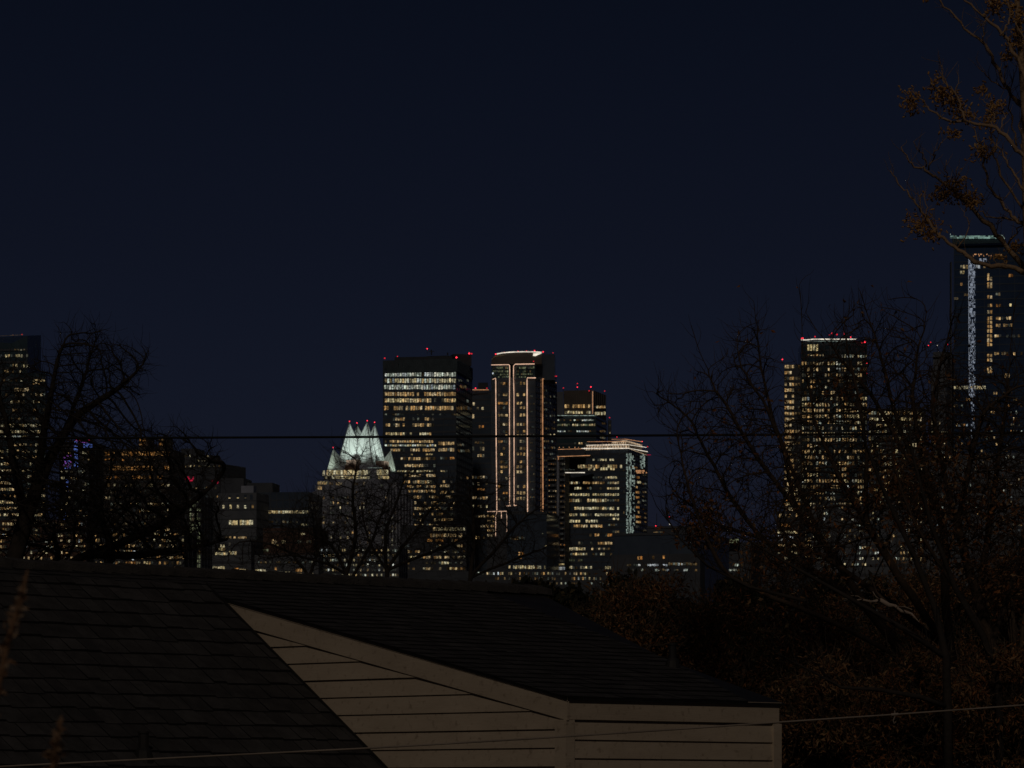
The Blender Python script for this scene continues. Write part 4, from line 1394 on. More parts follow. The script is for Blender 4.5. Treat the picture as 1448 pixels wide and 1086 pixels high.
# lit podium frame
mb = MB(); pp = box_plan(688.5, YL - 14, 718, YL - 16, None, None, 16); mb.prism(pp, 0, zv(722, YL - 14)); T.part('podium', mb, M['concdark'])
T.strip([(689, 723.4, YL - 17), (717.5, 722.8, YL - 17)], .5, 'led')
T.strip([(702.6, 724, YL - 17), (701, 729, YL - 17), (700.8, 758, YL - 17)], .5, 'led')
T.strip([(709, 724, YL - 17), (709, 733, YL - 17)], .5, 'led'); T.strip([(716.4, 724, YL - 17), (716.8, 733, YL - 17), (716.8, 752, YL - 17)], .42, 'led')
T.strip([(715, 715.4, LY), (722, 715.2, LY)], .5, 'led'); T.strip([(727, 715, LY), (731, 714.6, LY)], .5, 'led')
T.windows(Fac(pp[0], pp[1]), [(v, 3.2, .8, 688.8, 699, 'amb') for v in (730, 737, 744, 750, 757)], 3.2, .7, 2, 3)
T.finish()
for u, v in ((701, 500.8), (713, 498.2), (732.5, 497), (744.5, 496.2), (756, 496), (768, 497.6), (782, 499)):
    T.beacon(u, v, YL + 2, 1.25, v + 2)
T.beacon(754.5, 511, YL - 3, 1.0, 513); T.beacon(786.8, 532, YL + 30, 1.3, 536)

# ------------------------------------------------ tower behind, brown crown
pl = box_plan(787, 2500, 843, 2494, 858, 2530)
T, f = block('office_tower', 'brown-topped tower with red beacons standing behind the outlined tower', pl, 588, 2494, ('glassteal', 'spandrel'), floor=3.6, band=1.1, mull=0)
mb = MB()
cp = box_plan(797, 2500, 838, 2496, 857, 2528)
mb.prism(cp, zv(587.9, 2494), zv(551.5, 2496))
for k in range(14):
    fc = Fac(cp[0], cp[1]); t = fc.len * (k + .5) / 14
    mb.obox(fc.pt(t - .25), fc.pt(t + .25), fc.n, 0, .3, zv(571, 2494), zv(552, 2496))
fc1 = Fac(cp[1], cp[2])
for k in range(7):
    t = fc1.len * (k + .5) / 7
    mb.obox(fc1.pt(t - .25), fc1.pt(t + .25), fc1.n, 0, .3, zv(571, 2494), zv(552, 2496))
T.part('crown', mb, M['brown'])
mb = MB(); mb.prism(box_plan(787.5, 2498, 796.4, 2498, None, None, 10), zv(587.9, 2494), zv(553.5, 2496)); T.part('stair_block', mb, M['conc'])
mb = MB(); mb.prism(box_plan(836.6, 2493, 839.4, 2493, None, None, 1.6), zv(587.7, 2494), zv(552, 2494)); T.part('pilaster', mb, M['stone'])
T.strip([(838, 585, 2492.4), (838, 553.5, 2492.4)], .45, 'ledorange')
T.strip([(788, 587.6, 2492), (843, 587.6, 2492)], .5, 'ledpale')
T.windows(f[0], [(574, 5.2, 1, 787.5, 796, 'yel'), (583, 4.8, 1, 787.5, 796, 'yel')], 4.2, .7, 1, 2)
ff = Fac(cp[0], cp[1])
T.windows(ff, [(574.3, 5.4, .8, 798, 835, 'amb'), (583, 4, .8, 798, 836, 'yel')], 4.4, .68, 1, 21)
T.windows(fc1, [(575.5, 3.2, .8, 841, 856, 'amb'), (584.5, 4.6, 1, 841, 856, 'yel')], 2.6, .6, 2, 2)
T.windows(f[0], [(594, 2.2, .55, 788, 840, 'coo'), (600.8, 3, .75, 788, 842, ['yel', 'gre']), (609.8, 2.2, .5, 788, 836, 'coo'), (617, 2, .2, 788, 836, 'dim'), (627, 3, .25, 788, 836, 'amb')], 3.4, .75, 3, 15)
T.windows(f[1], [(v, 2.6, .5, 848, 856, 'dim') for v in (599, 609.5, 619, 629)], 3, .6, 1, 3)
T.finish()
for u, v in ((796.7, 548.6), (835.6, 547.2), (833, 552.6), (855, 553)): T.beacon(u, v, 2495, 1.2, 553)
T.beacon(816.4, 542.4, 2500, 1.15, 552); T.beacon(816.4, 547.4, 2500, 1.0, 552)
pl = box_plan(859.5, 2560, 864.5, 2560, None, None, 10)
T, f = block('apartment_tower', 'thin dark tower with one red beacon behind the brown-topped tower', pl, 594, 2560, ('concdark', 'spandrel'), mull=0)
T.windows(f[0], [(602, 3, 1, 861, 864, 'dim'), (612, 2.6, 1, 861, 864, 'amb')], 3, .6, 1, 2); T.finish(); T.beacon(862, 590.6, 2560, 1.3, 594)

# ------------------------------------------------ tower with glowing crown
YC = 2130
pl = box_plan(799, YC + 14, 889, YC, 915.5, YC + 42)
T, f = block('office_tower', 'dark office tower with a glowing white two-tier crown and a green-lit corner', pl, 634.5, YC, ('glass', 'spandrel'), floor=2.85, band=.8, mull=4.4)
mb = MB()
c1 = box_plan(826, YC + 12, 889.5, YC - 1, 915, YC + 42)
c2 = box_plan(830, YC + 18, 885, YC + 8, 908, YC + 40)
c3 = box_plan(865, YC + 22, 885, YC + 14, 908, YC + 42)
mb.prism(c1, T.z1 + .02, zv(629.5, YC)); mb.prism(c2, zv(629.4, YC), zv(624.8, YC)); mb.prism(c3, zv(624.7, YC), zv(621.4, YC + 10))
o = T.part('crown', mb, M['goldcrown'])
mb = MB()
for c, za, zb in ((c1, 634, 629.5), (c2, 629.3, 624.8), (c3, 624.6, 621.4)):
    for i in (0, 1):
        fc = Fac(c[i], c[i + 1]); n = int(fc.len / 1.5)
        for k in range(n):
            t = fc.len * (k + .5) / n
            mb.obox(fc.pt(t - .16), fc.pt(t + .16), fc.n, .02, .3, zv(za, YC), zv(zb, YC))
T.part('crown_fins', mb, M['brown'])
T.strip([(822, 634.2, YC + 12), (889, 633.8, YC - 2), (915.5, 640.3 - 1.6, YC + 41)], .62, 'ledwhite')
T.strip([(829, 629.6, YC + 11), (889, 628.8, YC - 2), (914, 632.6, YC + 41)], .42, 'ledwhite')
T.strip([(865, 621.2, YC + 21), (885, 621, YC + 13), (908.4, 625.3 - .5, YC + 41)], .42, 'ledorange')
T.strip([(830, 624.6, YC + 17), (885, 624.2, YC + 7)], .36, 'ledorange')
T.strip([(915, 643.2, YC + 41), (920.5, 643.2, YC + 41)], .45, 'redsoft')
# corner lattice
def lattice(bd, fac, u0, u1, v0, v1, mat, seed, dens=.7, px=1.6, name='light_lattice'):
    rng = random.Random(seed)
    mb = MB()
    v = v0
    while v < v1:
        h = rng.uniform(1.2, 3.4)
        u = u0
        while u < u1:
            w = rng.uniform(.6, px)
            if rng.random() < dens:
                t0, t1 = fac.at_u(u), fac.at_u(min(u + w, u1))
                Y = fac.pt(t0)[1]
                mb.obox(fac.pt(t0), fac.pt(t1), fac.n, .12, .3, zv(v + h * .85, Y), zv(v, Y))
            u += w + .25
        v += h
    o = bd.part(name, mb, M[mat]); return o
lattice(T, f[0], 885.8, 888.8, 641, 755, 'ledpale', 2, .72)
lattice(T, f[1], 889.3, 892.2, 641, 755, 'ledpale', 3, .72)
lattice(T, f[1], 893.5, 897, 644, 755, 'ledpale', 4, .32)
lattice(T, f[1], 905, 911.5, 642, 662, 'ledpale', 5, .62)
lattice(T, f[1], 899, 914, 664.5, 668.5, 'ledorange', 6, .6)
T.windows(f[1], [(661, 2, .8, 893, 901, 'ora'), (675, 3.2, .8, 900, 904, 'ora')] + [(v, 3.2, .5, 899, 906, random.choice(['amb', 'yel', 'ora'])) for v in range(682, 755, 7)] +
          [(v, 2.2, .4, 908, 914, 'dim') for v in range(672, 755, 6)], 3, .7, 1, 33)
rows = [(650.2, 3.2, .38, 838, 872, 'yel'), (659.8, 5.4, .93, 817, 880, ['yel', 'amb']), (663, 4, .3, 828, 880, 'yel'), (675.2, 3.2, .5, 838, 873, 'yel'), (682.8, 3.4, .78, 800, 876, ['yel', 'amb']),
        (690.5, 3.2, .6, 812, 876, 'yel'), (699.4, 3.4, .85, 799, 876, 'yel'), (707.6, 4.8, .95, 799, 858, ['amb', 'yel']), (707.6, 3, .7, 858, 876, 'dim'), (718.8, 4, .72, 812, 876, 'yel'),
        (728, 3.8, .8, 799, 876, 'yel'), (733.8, 3, .8, 860, 876, 'yel'), (737, 4, .75, 799, 846, 'yel'), (743.8, 4, .85, 811, 852, 'amb'), (742, 3, .5, 860, 876, 'dim'), (756.5, 4, .4, 826, 866, ['amb', 'ora']),
        (752, 3, .5, 866, 876, 'amb'), (760, 2.4, .3, 800, 815, 'yel'), (768, 4, .7, 814, 866, 'amb'), (776, 4.6, .85, 800, 828, 'yel'), (776, 3, .3, 836, 866, 'amb'), (783.6, 3.4, .5, 799, 866, 'yel'), (792, 3.4, .6, 799, 824, 'gre'), (802.5, 4, .5, 799, 866, 'yel')]
T.windows(f[0], rows, 4.1, .72, 3, 44)
T.windows(f[0], [(665 + 30 * k, 3, 1, 881, 883.5, 'dim') for k in range(4)], 2.5, .6, 1, 4)
T.finish()
T.beacon(872.5, 617.6, YC + 22, 1.2, 621, 'red'); T.beacon(908, 624.2, YC + 40, .9, 625); T.beacon(915.8, 631.6, YC + 40, 1.1, 634)
# terraces on its left shoulder
pl = box_plan(774, YC - 8, 834, YC - 12, None, None, 10)
T, f = block('apartment_tower', 'dim balconied apartment tower with an orange-lit terrace, left of the glowing-crown tower', box_plan(774, YC - 8, 799, YC - 9.5, None, None, 14), 645.5, YC - 8, ('concdark', 'spandrel'), floor=2.9, band=.5, mull=0)
mb = MB()
for k in range(20):
    v = 652 + 7.6 * k
    fc = f[0]
    for ua, ub in ((775.5, 786), (792, 798)):
        mb.obox(fc.pt(fc.at_u(ua)), fc.pt(fc.at_u(ub)), fc.n, .02, 1.6, zv(v, YC), zv(v - .7, YC))
        for q in range(5):
            t = fc.at_u(ua) + (fc.at_u(ub) - fc.at_u(ua)) * q / 4
            mb.obox(fc.pt(t), fc.pt(t + .1), fc.n, 1.5, 1.6, zv(v - .7, YC), zv(v - 3.2, YC))
T.part('balconies', mb, M['conc'])
mb = MB(); mb.obox(f[0].pt(f[0].at_u(788.6)), f[0].pt(f[0].at_u(791)), f[0].n, .05, 1.9, 0, zv(646, YC)); T.part('pilaster', mb, M['stone'])
T.strip([(788, 645.6, YC - 12), (834.5, 644, YC - 13)], .5, 'ledorange'); T.strip([(789.6, 646, YC - 12), (789.6, 650, YC - 12)], .8, 'ledorange')
T.windows(f[0], [(652 + 7.6 * k - 3, 2.2, .55, 775.5, 787, random.choice(['dim', 'amb', 'ora', 'dim'])) for k in range(20)], 3, .6, 1, 5)
T.windows(f[0], [(652 + 7.6 * k - 3, 2.2, .5, 792, 799, random.choice(['dim', 'amb', 'ora', 'dim'])) for k in range(20)], 3, .6, 1, 6)
mb = MB()
mb.prism(box_plan(790, YC - 9, 834, YC - 12, None, None, 9), zv(648, YC), zv(645.8, YC)); mb.prism(box_plan(789, YC + 4, 826, YC + 2, None, None, 8), zv(645.7, YC), zv(635, YC))
T.part('terrace', mb, M['concdark'])
T.strip([(789, 635.4, YC - 1), (824, 634.6, YC - 2)], .4, 'ledorange')
for u in (791, 796.5, 805, 813, 818): T.beacon(u, 632.6, YC, .9, 635, 'ledorange')
T.strip([(799, 668.3, YC - 13), (827, 668.3, YC - 13)], .6, 'ledwhite'); T.strip([(799, 664.3, YC - 13), (813, 664.3, YC - 13)], .35, 'dim')
T.windows(Fac(*box_plan(776, YC - 14, 800, YC - 15)[:2]), [(798, 2.4, 1, 778, 798, 'yel'), (803.5, 4.6, 1, 777, 799, 'whi')], 5, .95, 4, 2)
T.finish()

# ------------------------------------------------ blank dark block in front
pl = box_plan(717, 2050, 773, 2046, None, None, 30)
T, f = block('blank_block', 'blank dark blue-grey block below the foot of the outlined tower', pl, 727, 2046, ('glass', 'spandrel'), 'building', skinned=False)
parapet(T, pl, T.z1)
T.windows(f[0], [(761, 5, .8, 721, 746, 'dim'), (755, 2, .5, 766, 772, 'dim'), (783, 5, .9, 733, 741, 'ora'), (789, 3, .7, 732, 738, 'ora'), (802, 5, .8, 719, 772, 'yel'), (772, 2, .3, 771, 773, 'yel')], 3.6, .7, 2, 4)
T.finish()

# ------------------------------------------------ Gothic-looking crowned tower
YF = 2060
U0 = 505.0
k = YF / F
cx, cy = uy(512, YF + 22)
stn = thing('crowned_tower', 'pale stone tower with a floodlit white glass crown of four pointed spires', 'tower', (cx, cy, 0))
FT = Building.__new__(Building); FT.root, FT.Y, FT.w = stn, YF, []
ang = R(20.8)
def sq(half):
    """corners of a square turned as the crown is: left, front, right, back"""
    out = []
    for a in (180, 270, 0, 90):
        q = R(a) + R(45) - ang * 0 - R(45)
        out.append(q)
    r = half * math.sqrt(2)
    base = R(225) - ang
    return [(cx + r * math.cos(base + i * math.pi / 2), cy + r * math.sin(base + i * math.pi / 2)) for i in range(4)]
# body
body = sq(18.6)
mb = MB()
zB = zv(679, YF)
mb.prism(body, 0, zv(700, YF), 0)
mb.prism(sq(16.8), zv(699.9, YF), zB, 0)
mb.prism(sq(14.2), zB - .1, zv(664, YF), 0)
bf = [Fac(body[i], body[(i + 1) % 4]) for i in range(4)]
for fc in (bf[0], bf[1], bf[3]):
    n = 9
    for i in range(n + 1):
        t = (fc.len - 1.2) * i / n
        hgt = zv(694 - 12 * (1 - abs(i - n / 2) / (n / 2)), YF)
        mb.obox(fc.pt(t), fc.pt(t + 1.2), fc.n, .0, 1.0, 0, hgt, 0)
    for i in range(3):
        t = fc.len * (.2 + .3 * i)
        mb.obox(fc.pt(t - 2), fc.pt(t + 2), fc.n, -3, .7, zv(700, YF), zv(683 - (4 if i == 1 else 0), YF), 0)
FT.part('wall', mb, [M['stone']])
sf = [Fac(sq(14.2)[i], sq(14.2)[(i + 1) % 4]) for i in range(4)]
s18 = [Fac(sq(16.8)[i], sq(16.8)[(i + 1) % 4]) for i in range(4)]
M['crownglass'] = rough_mat('frosted_crown_glass', (.52, .55, .54), (.66, .69, .68), .25, .6, detail=8)
def crown_glass():
    m = M['crownglass']; nt = m.node_tree; N, L = nt.nodes, nt.links
    out = [n for n in N if n.type == 'OUTPUT_MATERIAL'][0]; bs = [n for n in N if n.type == 'BSDF_PRINCIPLED'][0]
    tr = N.new('ShaderNodeBsdfTranslucent'); tr.inputs[0].default_value = (.6, .63, .62, 1)
    mx = N.new('ShaderNodeMixShader'); mx.inputs[0].default_value = .45
    L.new(bs.outputs[0], mx.inputs[1]); L.new(tr.outputs[0], mx.inputs[2]); L.new(mx.outputs[0], out.inputs[0])
crown_glass()
zbase, zv0, ztip = zv(655, YF), zv(618, YF), zv(592, YF)
lo_, hi_ = sq(9.4), sq(4.7)
mb = MB(); rb = MB()
tips = []
for i in range(4):
    j = (i + 1) % 4
    A, Bq = np.array([*lo_[i], zbase]), np.array([*lo_[j], zbase])
    tA, tB = np.array([*hi_[i], ztip]), np.array([*hi_[j], ztip])
    tips.append(tA)
    cen = np.array([cx, cy, 0])
    mid = (A + Bq) / 2; mid[:2] += (cen[:2] - mid[:2]) * .10
    V = (np.array([*hi_[i], 0]) + np.array([*hi_[j], 0])) / 2; V[:2] += (cen[:2] - V[:2]) * .02; V[2] = zv0
    V[:2] += (mid[:2] - cen[:2]) * .12
    A2 = A.copy(); B2 = Bq.copy()
    mb.add([tA, A, mid, V], [(0, 1, 2, 3)]); mb.add([tB, V, mid, Bq], [(0, 1, 2, 3)])
    for q_ in (.33, .66):
        rb.tube([tA, A + (mid - A) * q_], .10, 4); rb.tube([tB, Bq + (mid - Bq) * q_], .10, 4)
    for p, q in ((tA, A), (tA, V), (tB, V), (V, mid)):
        rb.tube([p, q], .22, 5)
    # glazing bars
    for s_ in np.linspace(.15, .95, 9):
        rb.tube([tA + (A - tA) * s_, V + (mid - V) * max(0, (s_ * 1.25 - .25))], .13, 4)
        rb.tube([tB + (Bq - tB) * s_, V + (mid - V) * max(0, (s_ * 1.25 - .25))], .13, 4)
FT.part('glass_crown', mb, M['crownglass'])
FT.part('crown_ribs', rb, M['mast'])
mb = MB(); mb.prism(sq(10.4), zv(664.1, YF) , zbase - .05); FT.part('crown_base', mb, M['stone'])
# corner spirelets and dormer bays
c2 = sq(12.6)
sptips = []
for i in (0, 2):
    c = np.array(c2[i]); inn = np.array([cx, cy]) - c; inn /= np.linalg.norm(inn); per = np.array([-inn[1], inn[0]])
    q = [c - inn * .6, c + inn * 2.2 - per * 4.6, c + inn * 7.5 - per * 2, c + inn * 7.5 + per * 2, c + inn * 2.2 + per * 4.6]
    tip = c + inn * 2.6
    zb_, zt_ = zv(661, YF), zv(630, YF)
    sptips.append((tip[0], tip[1], zt_))
    ridge = c + inn * 7.0
    vs = [(p[0], p[1], zb_) for p in q] + [(tip[0], tip[1], zt_), (ridge[0], ridge[1], zv(645, YF))]
    mb = MB(); mb.add(vs, [(0, 1, 5), (4, 0, 5), (1, 2, 6, 5), (3, 4, 5, 6), (2, 3, 6)])
    FT.part('corner_spirelet', mb, M['crownglass'])
bay = MB()
for i in (0, 1, 3):
    fc = sf[i]
    bay.obox(fc.pt(fc.len * .5 - 3.0), fc.pt(fc.len * .5 + 3.0), fc.n, -6, -1.2, zv(664, YF), zv(648, YF))
    for s_ in (-3.4, 3.1):
        bay.obox(fc.pt(fc.len * .5 + s_), fc.pt(fc.len * .5 + s_ + .4), fc.n, -1.2, -.6, zv(679, YF), zv(655, YF))
FT.part('dormer_bays', bay, M['brick'])
FT.windows(s18[0], [(669, 8, .9, 449, 470, 'yel'), (683, 5, .9, 449, 463, 'yel'), (690, 6, .95, 449, 463, 'amb')], 4, .8, 2, 55)
FT.windows(sf[0], [(668, 7, .95, 462, 524, 'yel'), (675, 4.4, .9, 456, 526, 'yel')], 3.8, .78, 2, 5)
FT.windows(sf[1], [(668, 8, .95, 520, 549, 'yel'), (675, 4.4, .9, 516, 550, 'yel')], 3.6, .72, 2, 6)
FT.windows(s18[0], [(684, 4, .4, 452, 520, 'amb'), (690, 5, .6, 452, 462, 'yel'), (697, 3, .4, 452, 516, 'amb')], 3.8, .6, 1, 7)
FT.windows(s18[1], [(686, 4, .3, 528, 560, 'dim')], 3.8, .6, 1, 7)
rw = [(v, 3.6, .20, 446, 524, random.choice(['amb', 'yel', 'dim', 'yel'])) for v in range(704, 810, 7)]
FT.windows(bf[0], rw, 4, .55, 1, 9)
FT.windows(bf[1], [(v, 3.4, .16, 526, 566, random.choice(['amb', 'yel', 'dim'])) for v in range(704, 810, 7)], 4, .55, 1, 10)
FT.windows(bf[1], [(v, 4, .8, 553, 557, 'yel') for v in range(733, 800, 6)], 4, .55, 1, 10)
FT.finish()
for t_ in tips:
    mbk = MB(); mbk.ball((t_[0], t_[1], t_[2] + .45), .30); FT.part('beacon_light', mbk, M['red'], True)
for t_ in sptips[:1] + sptips[2:3]:
    mbk = MB(); mbk.ball((t_[0], t_[1], t_[2] + .35), .27); FT.part('beacon_light', mbk, M['red'], True)
# ledge lights
for a_, b_ in (((772 - 724, 0), 0),):
    pass
FT.strip([(520, 661.5, YF - 2), (541, 661.5, YF + 2)], .35, 'ledpale'); FT.strip([(465, 657.5, YF), (478, 661, YF - 4)], .4, 'ledpale')

# floodlights of the crown, on brackets around the ledge
def flood(x, y, z, tx, ty, tz, power, cone, col=(.86, 1, .90)):
    from mathutils import Vector
    l = bpy.data.lights.new('crown_floodlight', 'SPOT')
    l.energy = power; l.spot_size = R(cone); l.spot_blend = 1.0; l.shadow_soft_size = .6; l.color = col
    o = bpy.data.objects.new('crown_floodlight', l)
    COL.objects.link(o)
    o.rotation_euler = (Vector((tx - x, ty - y, tz - z))).to_track_quat('-Z', 'Y').to_euler()
    o.parent = stn
    b = WLOC[stn]
    o.location = (x - b[0], y - b[1], z - b[2])
for i, pw in ((0, 36000), (1, 34000), (3, 32000), (2, 22000)):
    fc = sf[i]
    for s_ in (.28, .72):
        q = fc.pt(fc.len * s_, 11.0)
        flood(q[0], q[1], zv(668, YF), cx + (q[0] - cx) * .18, cy + (q[1] - cy) * .18, zv(614, YF), pw, 48)
for tx, ty, tz in sptips:
    flood(tx + (tx - cx) * .35, ty - 9, zv(664, YF), tx, ty, zv(644, YF), 5200, 60, (.85, 1, .80))

# ------------------------------------------------ right: curved tower
YR = 2000
A = np.array(uy(1133, YR + 8)); Bq = np.array(uy(1226, YR + 8))
arc = []
for i in range(13):
    a = i / 12
    p = A + (Bq - A) * a
    arc.append((p[0], p[1] - 9.5 * math.sin(math.pi * a)))
plan = arc + [(Bq[0], Bq[1] + 22), (A[0], A[1] + 22)]
T = Building('curved_tower', 'tall round-fronted tower with a white-lit roof ring seen through the bare twigs', plan, 'tower', None, YR)
mb = MB(); ztop = zv(484, YR); mb.prism(plan, 0, ztop, 0)
cf = [Fac(arc[i], arc[i + 1]) for i in range(12)]
for fc in cf: skin(mb, fc, 0, ztop, 2.75, .75, fc.len * .98, 1, 1)
T.part('wall', mb, [M['glassteal'], M['spandrel']])
mb = MB(); mb.prism([(x, y + .8) for x, y in arc] + [(Bq[0] - 3, Bq[1] + 18), (A[0] + 3, A[1] + 18)], ztop + .02, zv(480, YR)); T.part('crown', mb, M['slat'])
T.strip([((p[0] * F / p[1]) + 724, 479.6 + (1.0 if i in (0, 1, 11, 12) else 0), p[1] - .6) for i, p in enumerate(arc[:11])], .75, 'ledwhite')
T.strip([((p[0] * F / p[1]) + 724, 482.6, p[1] - .6) for p in arc[1:8]], .35, 'ledpale')
rngc = random.Random(77)
floor_p = [rngc.choice([.22, .4, .55, .7, .8]) for _ in range(60)]
for fi, fc in enumerate(cf):
    ua = fc.a[0] * F / fc.a[1] + 724; ub = fc.b[0] * F / fc.b[1] + 724
    rows = []
    if fi in (1, 2): rows.append((491.5, 10, 1, ua, ub, 'yel'))
    if fi in (1, 2, 3): rows.append((502, 2.6, .8, ua, ub, 'amb'))
    if fi >= 6: rows.append((503.5, 4.5, .8, ua, ub, ['yel', 'coo']))
    v = 514
    while v < 802:
        p = floor_p[int((v - 514) / 8.3 + .5)]
        rows.append((v, 4.8, p, ua, ub, rngc.choice([['yel', 'amb'], 'amb', ['yel', 'coo'], 'amb'])))
        v += 8.3
    T.windows(fc, rows, (ub - ua) / max(1, round((ub - ua) / 4.0)), .66, 2, 100 + fi)
T.w.sort(key=lambda w_: -w_[2])
T.finish()
for u, v, r in ((1134.5, 478.4, 2.0), (1152.5, 476, 1.2), (1173, 473.6, 1.2), (1176.5, 471.6, 1.3), (1183.5, 473, 1.3), (1194, 469.6, 1.2), (1194, 472.4, 1.0), (1203, 476.8, 1.4), (1223, 483.6, 1.6), (1219, 484.6, 1.0), (1221, 510.5, 1.1), (1226, 513.5, 1.1), (1226, 528, 1.0)):
    T.beacon(u, v, YR + 3, r, v + 4)
plw = box_plan(1105, YR + 6, 1132.6, YR + 4, None, None, 20)
T, f = block('apartment_tower', 'lower warm-lit wing tower standing against the left flank of the round-fronted tower', plw, 515, YR + 4, ('concdark', 'spandrel'), floor=2.75, band=.7, mull=4)
rows = []
v = 518.5
while v < 690:
    rows.append((v, 4.8, .88, 1106, 1123, 'amb')); rows.append((v, 4, .2, 1124, 1132, 'dim')); v += 8.3
for v in range(692, 800, 7): rows.append((v, 4.6, .9, 1097, 1132, ['amb', 'yel', 'ora']))
T.windows(f[0], rows, 4.2, .74, 4, 9); T.finish(); T.beacon(1106.3, 508.3, YR + 6, 1.4, 515)
pl = box_plan(1094, 1900, 1130, 1898, None, None, 20)
T, f = block('shop_building', 'low brightly lit building at the foot of the warm-lit wing tower', pl, 722, 1898, ('concdark', 'spandrel'), 'building', mull=4)
T.windows(f[0], [(729, 5, .9, 1096, 1129, 'amb'), (743, 5, .8, 1096, 1118, 'ora'), (752, 5, 1, 1095, 1128, 'yel'), (761, 8, .9, 1100, 1122, 'whi'), (772, 5, .9, 1095, 1129, 'amb'), (781, 4, .8, 1096, 1129, 'yel'), (790, 5, .7, 1096, 1129, 'yel')], 4.4, .8, 3, 4); T.finish()

# ------------------------------------------------ right: low band behind the twigs, grey tower, tall glass tower
pl = box_plan(1222, 2300, 1306, 2296, None, None, 30)
T, f = block('apartment_block', 'mid-height block with yellow windows behind the twigs, right of the round-fronted tower', pl, 577, 2296, ('concdark', 'spandrel'), 'building', floor=3.1, mull=5)
T.windows(f[0], [(584 + 9 * q, 5, .62 if q < 3 else .38, 1224, 1304, ['yel', 'amb']) for q in range(24)], 4.4, .7, 3, 14); T.finish()
T.beacon(1240, 492 + 82, 2297, 1.1, 577)
pl = box_plan(1309, 1900, 1346, 1898, None, None, 24)
T, f = block('stone_tower', 'plain grey masonry tower with red lamps on top, beside the tall blue glass tower', pl, 520, 1898, ('conc', 'concdark'), 'tower', floor=3.2, band=.35, mull=0)
mb = MB(); mb.prism(box_plan(1314, 1902, 1340, 1900, None, None, 18), T.z1 + .02, zv(497, 1900)); mb.prism(box_plan(1312, 1901, 1343, 1899, None, None, 20), zv(505, 1900), zv(503, 1900)); T.part('setback', mb, M['conc'])
mb = MB()
for q in range(7):
    for w_ in range(3):
        t = f[0].len * (.2 + .25 * w_)
        mb.obox(f[0].pt(t), f[0].pt(t + 1.5), f[0].n, .02, .1, zv(552 + 13 * q, 1898), zv(545 + 13 * q, 1898))
T.part('dark_windows', mb, M['glass'])
T.windows(f[0], [(574, 6, .6, 1313, 1318, 'redsoft' if False else 'ora'), (588, 5, .7, 1310, 1320, 'yel'), (598, 5, .5, 1310, 1340, 'amb'), (612, 4, .5, 1310, 1340, 'yel'), (626, 4, .5, 1310, 1340, 'amb'), (640, 4, .4, 1310, 1340, 'coo'), (655, 4, .4, 1310, 1340, 'amb'), (670, 4, .4, 1310, 1340, 'coo')], 4, .6, 1, 3); T.finish()
for u, v in ((1313, 488.6), (1340, 487), (1316, 484)): T.beacon(u, v, 1905, 1.2, 497)
T.beacon(1325.5, 488.6, 1905, 1.0, 497, 'ledwhite')
YG = 1850
pl = box_plan(1346, YG + 4, 1500, YG - 4, None, None, 8)
T, f = block('glass_tower', 'tallest blue glass tower with a green-lit roof bar and a white lattice strip', pl, 346, YG, ('glassblue', 'glass'), floor=3.3, band=.5, mull=6.4, faces=(0,))
mb = MB(); mb.prism(box_plan(1343.5, YG + 2, 1419, YG - 2, None, None, 9), zv(347, YG) + .8, zv(333.4, YG)); T.part('crown', mb, M['glassteal'])
mb = MB()
lat = Fac(*box_plan(1343.5, YG + 2, 1419, YG - 2, None, None, 9)[:2])
lattice(T, lat, 1344, 1418.5, 333.4, 335.4, 'ledgreen', 8, .5, 5, 'roof_light_bar')
T.strip([(1343.8, 336.3, YG + 1.5), (1418.6, 336.3, YG - 2.6)], .42, 'ledgreen', 'roof_light_bar')
T.strip([(1344, 330.6, YG + 1.5), (1344, 332, YG + 1.5)], .5, 'ledpale'); T.strip([(1412, 332.2, YG - 3), (1417.5, 332.6, YG - 3), (1421, 338, YG - 3)], .5, 'ledpale')
mb = MB(); mb.prism(box_plan(1343, YG + 10, 1346, YG + 10, None, None, 4), 0, zv(366, YG)); T.part('fin', mb, M['spandrel'])
lattice(T, f[0], 1370.6, 1379, 368, 562, 'ledlattice', 9, .66, 1.5)
lattice(T, f[0], 1373, 1378, 562, 705, 'ledlattice', 10, .30, 1.8)
T.strip([(1369.8, 366, YG - 1), (1369.6, 400, YG - 1), (1370, 480, YG - 1), (1370.4, 560, YG - 1)], .38, 'ledlattice')
lattice(T, f[0], 1383, 1395, 365.5, 371, 'ledlattice', 12, .6, 2.6); lattice(T, f[0], 1376, 1402, 359, 362.5, 'ledorange', 13, .35, 2)
T.windows(f[0], [(377.3, 5, 1, 1357.5, 1369, 'yel'), (385, 4.6, .8, 1357.5, 1364, 'yel'), (376.5, 6, 1, 1379.5, 1386, 'whi'), (377, 4, .6, 1386, 1394, 'amb'), (402, 4, .6, 1357, 1362, 'ora'), (417, 3.6, .7, 1363, 1370, 'dim'), (422, 3.6, .8, 1349, 1355, 'dim'),
                 (361, 4, .7, 1407, 1417, 'ora'), (389.6, 4.6, .9, 1426, 1433, 'ora'), (432, 4, .6, 1408, 1420, 'ora'), (450, 4.6, .85, 1408, 1430, 'amb'), (460, 4.6, .9, 1408, 1432, 'amb'), (416, 4, .7, 1404, 1415, 'dim'), (431, 4, .5, 1427, 1431, 'yel'),
                 (531, 6, .8, 1420, 1428, 'amb'), (548, 5, .8, 1345, 1394, 'yel'), (500, 4, .3, 1406, 1446, 'amb'), (475, 4, .2, 1406, 1446, 'amb')] +
          [(v, 5, .95, 1395.5, 1403.5, 'amb') for v in (389, 394, 401.5, 405, 420, 432, 441, 450, 456, 462, 468, 475, 481, 487, 503, 509, 521, 525)], 4, .8, 2, 6)
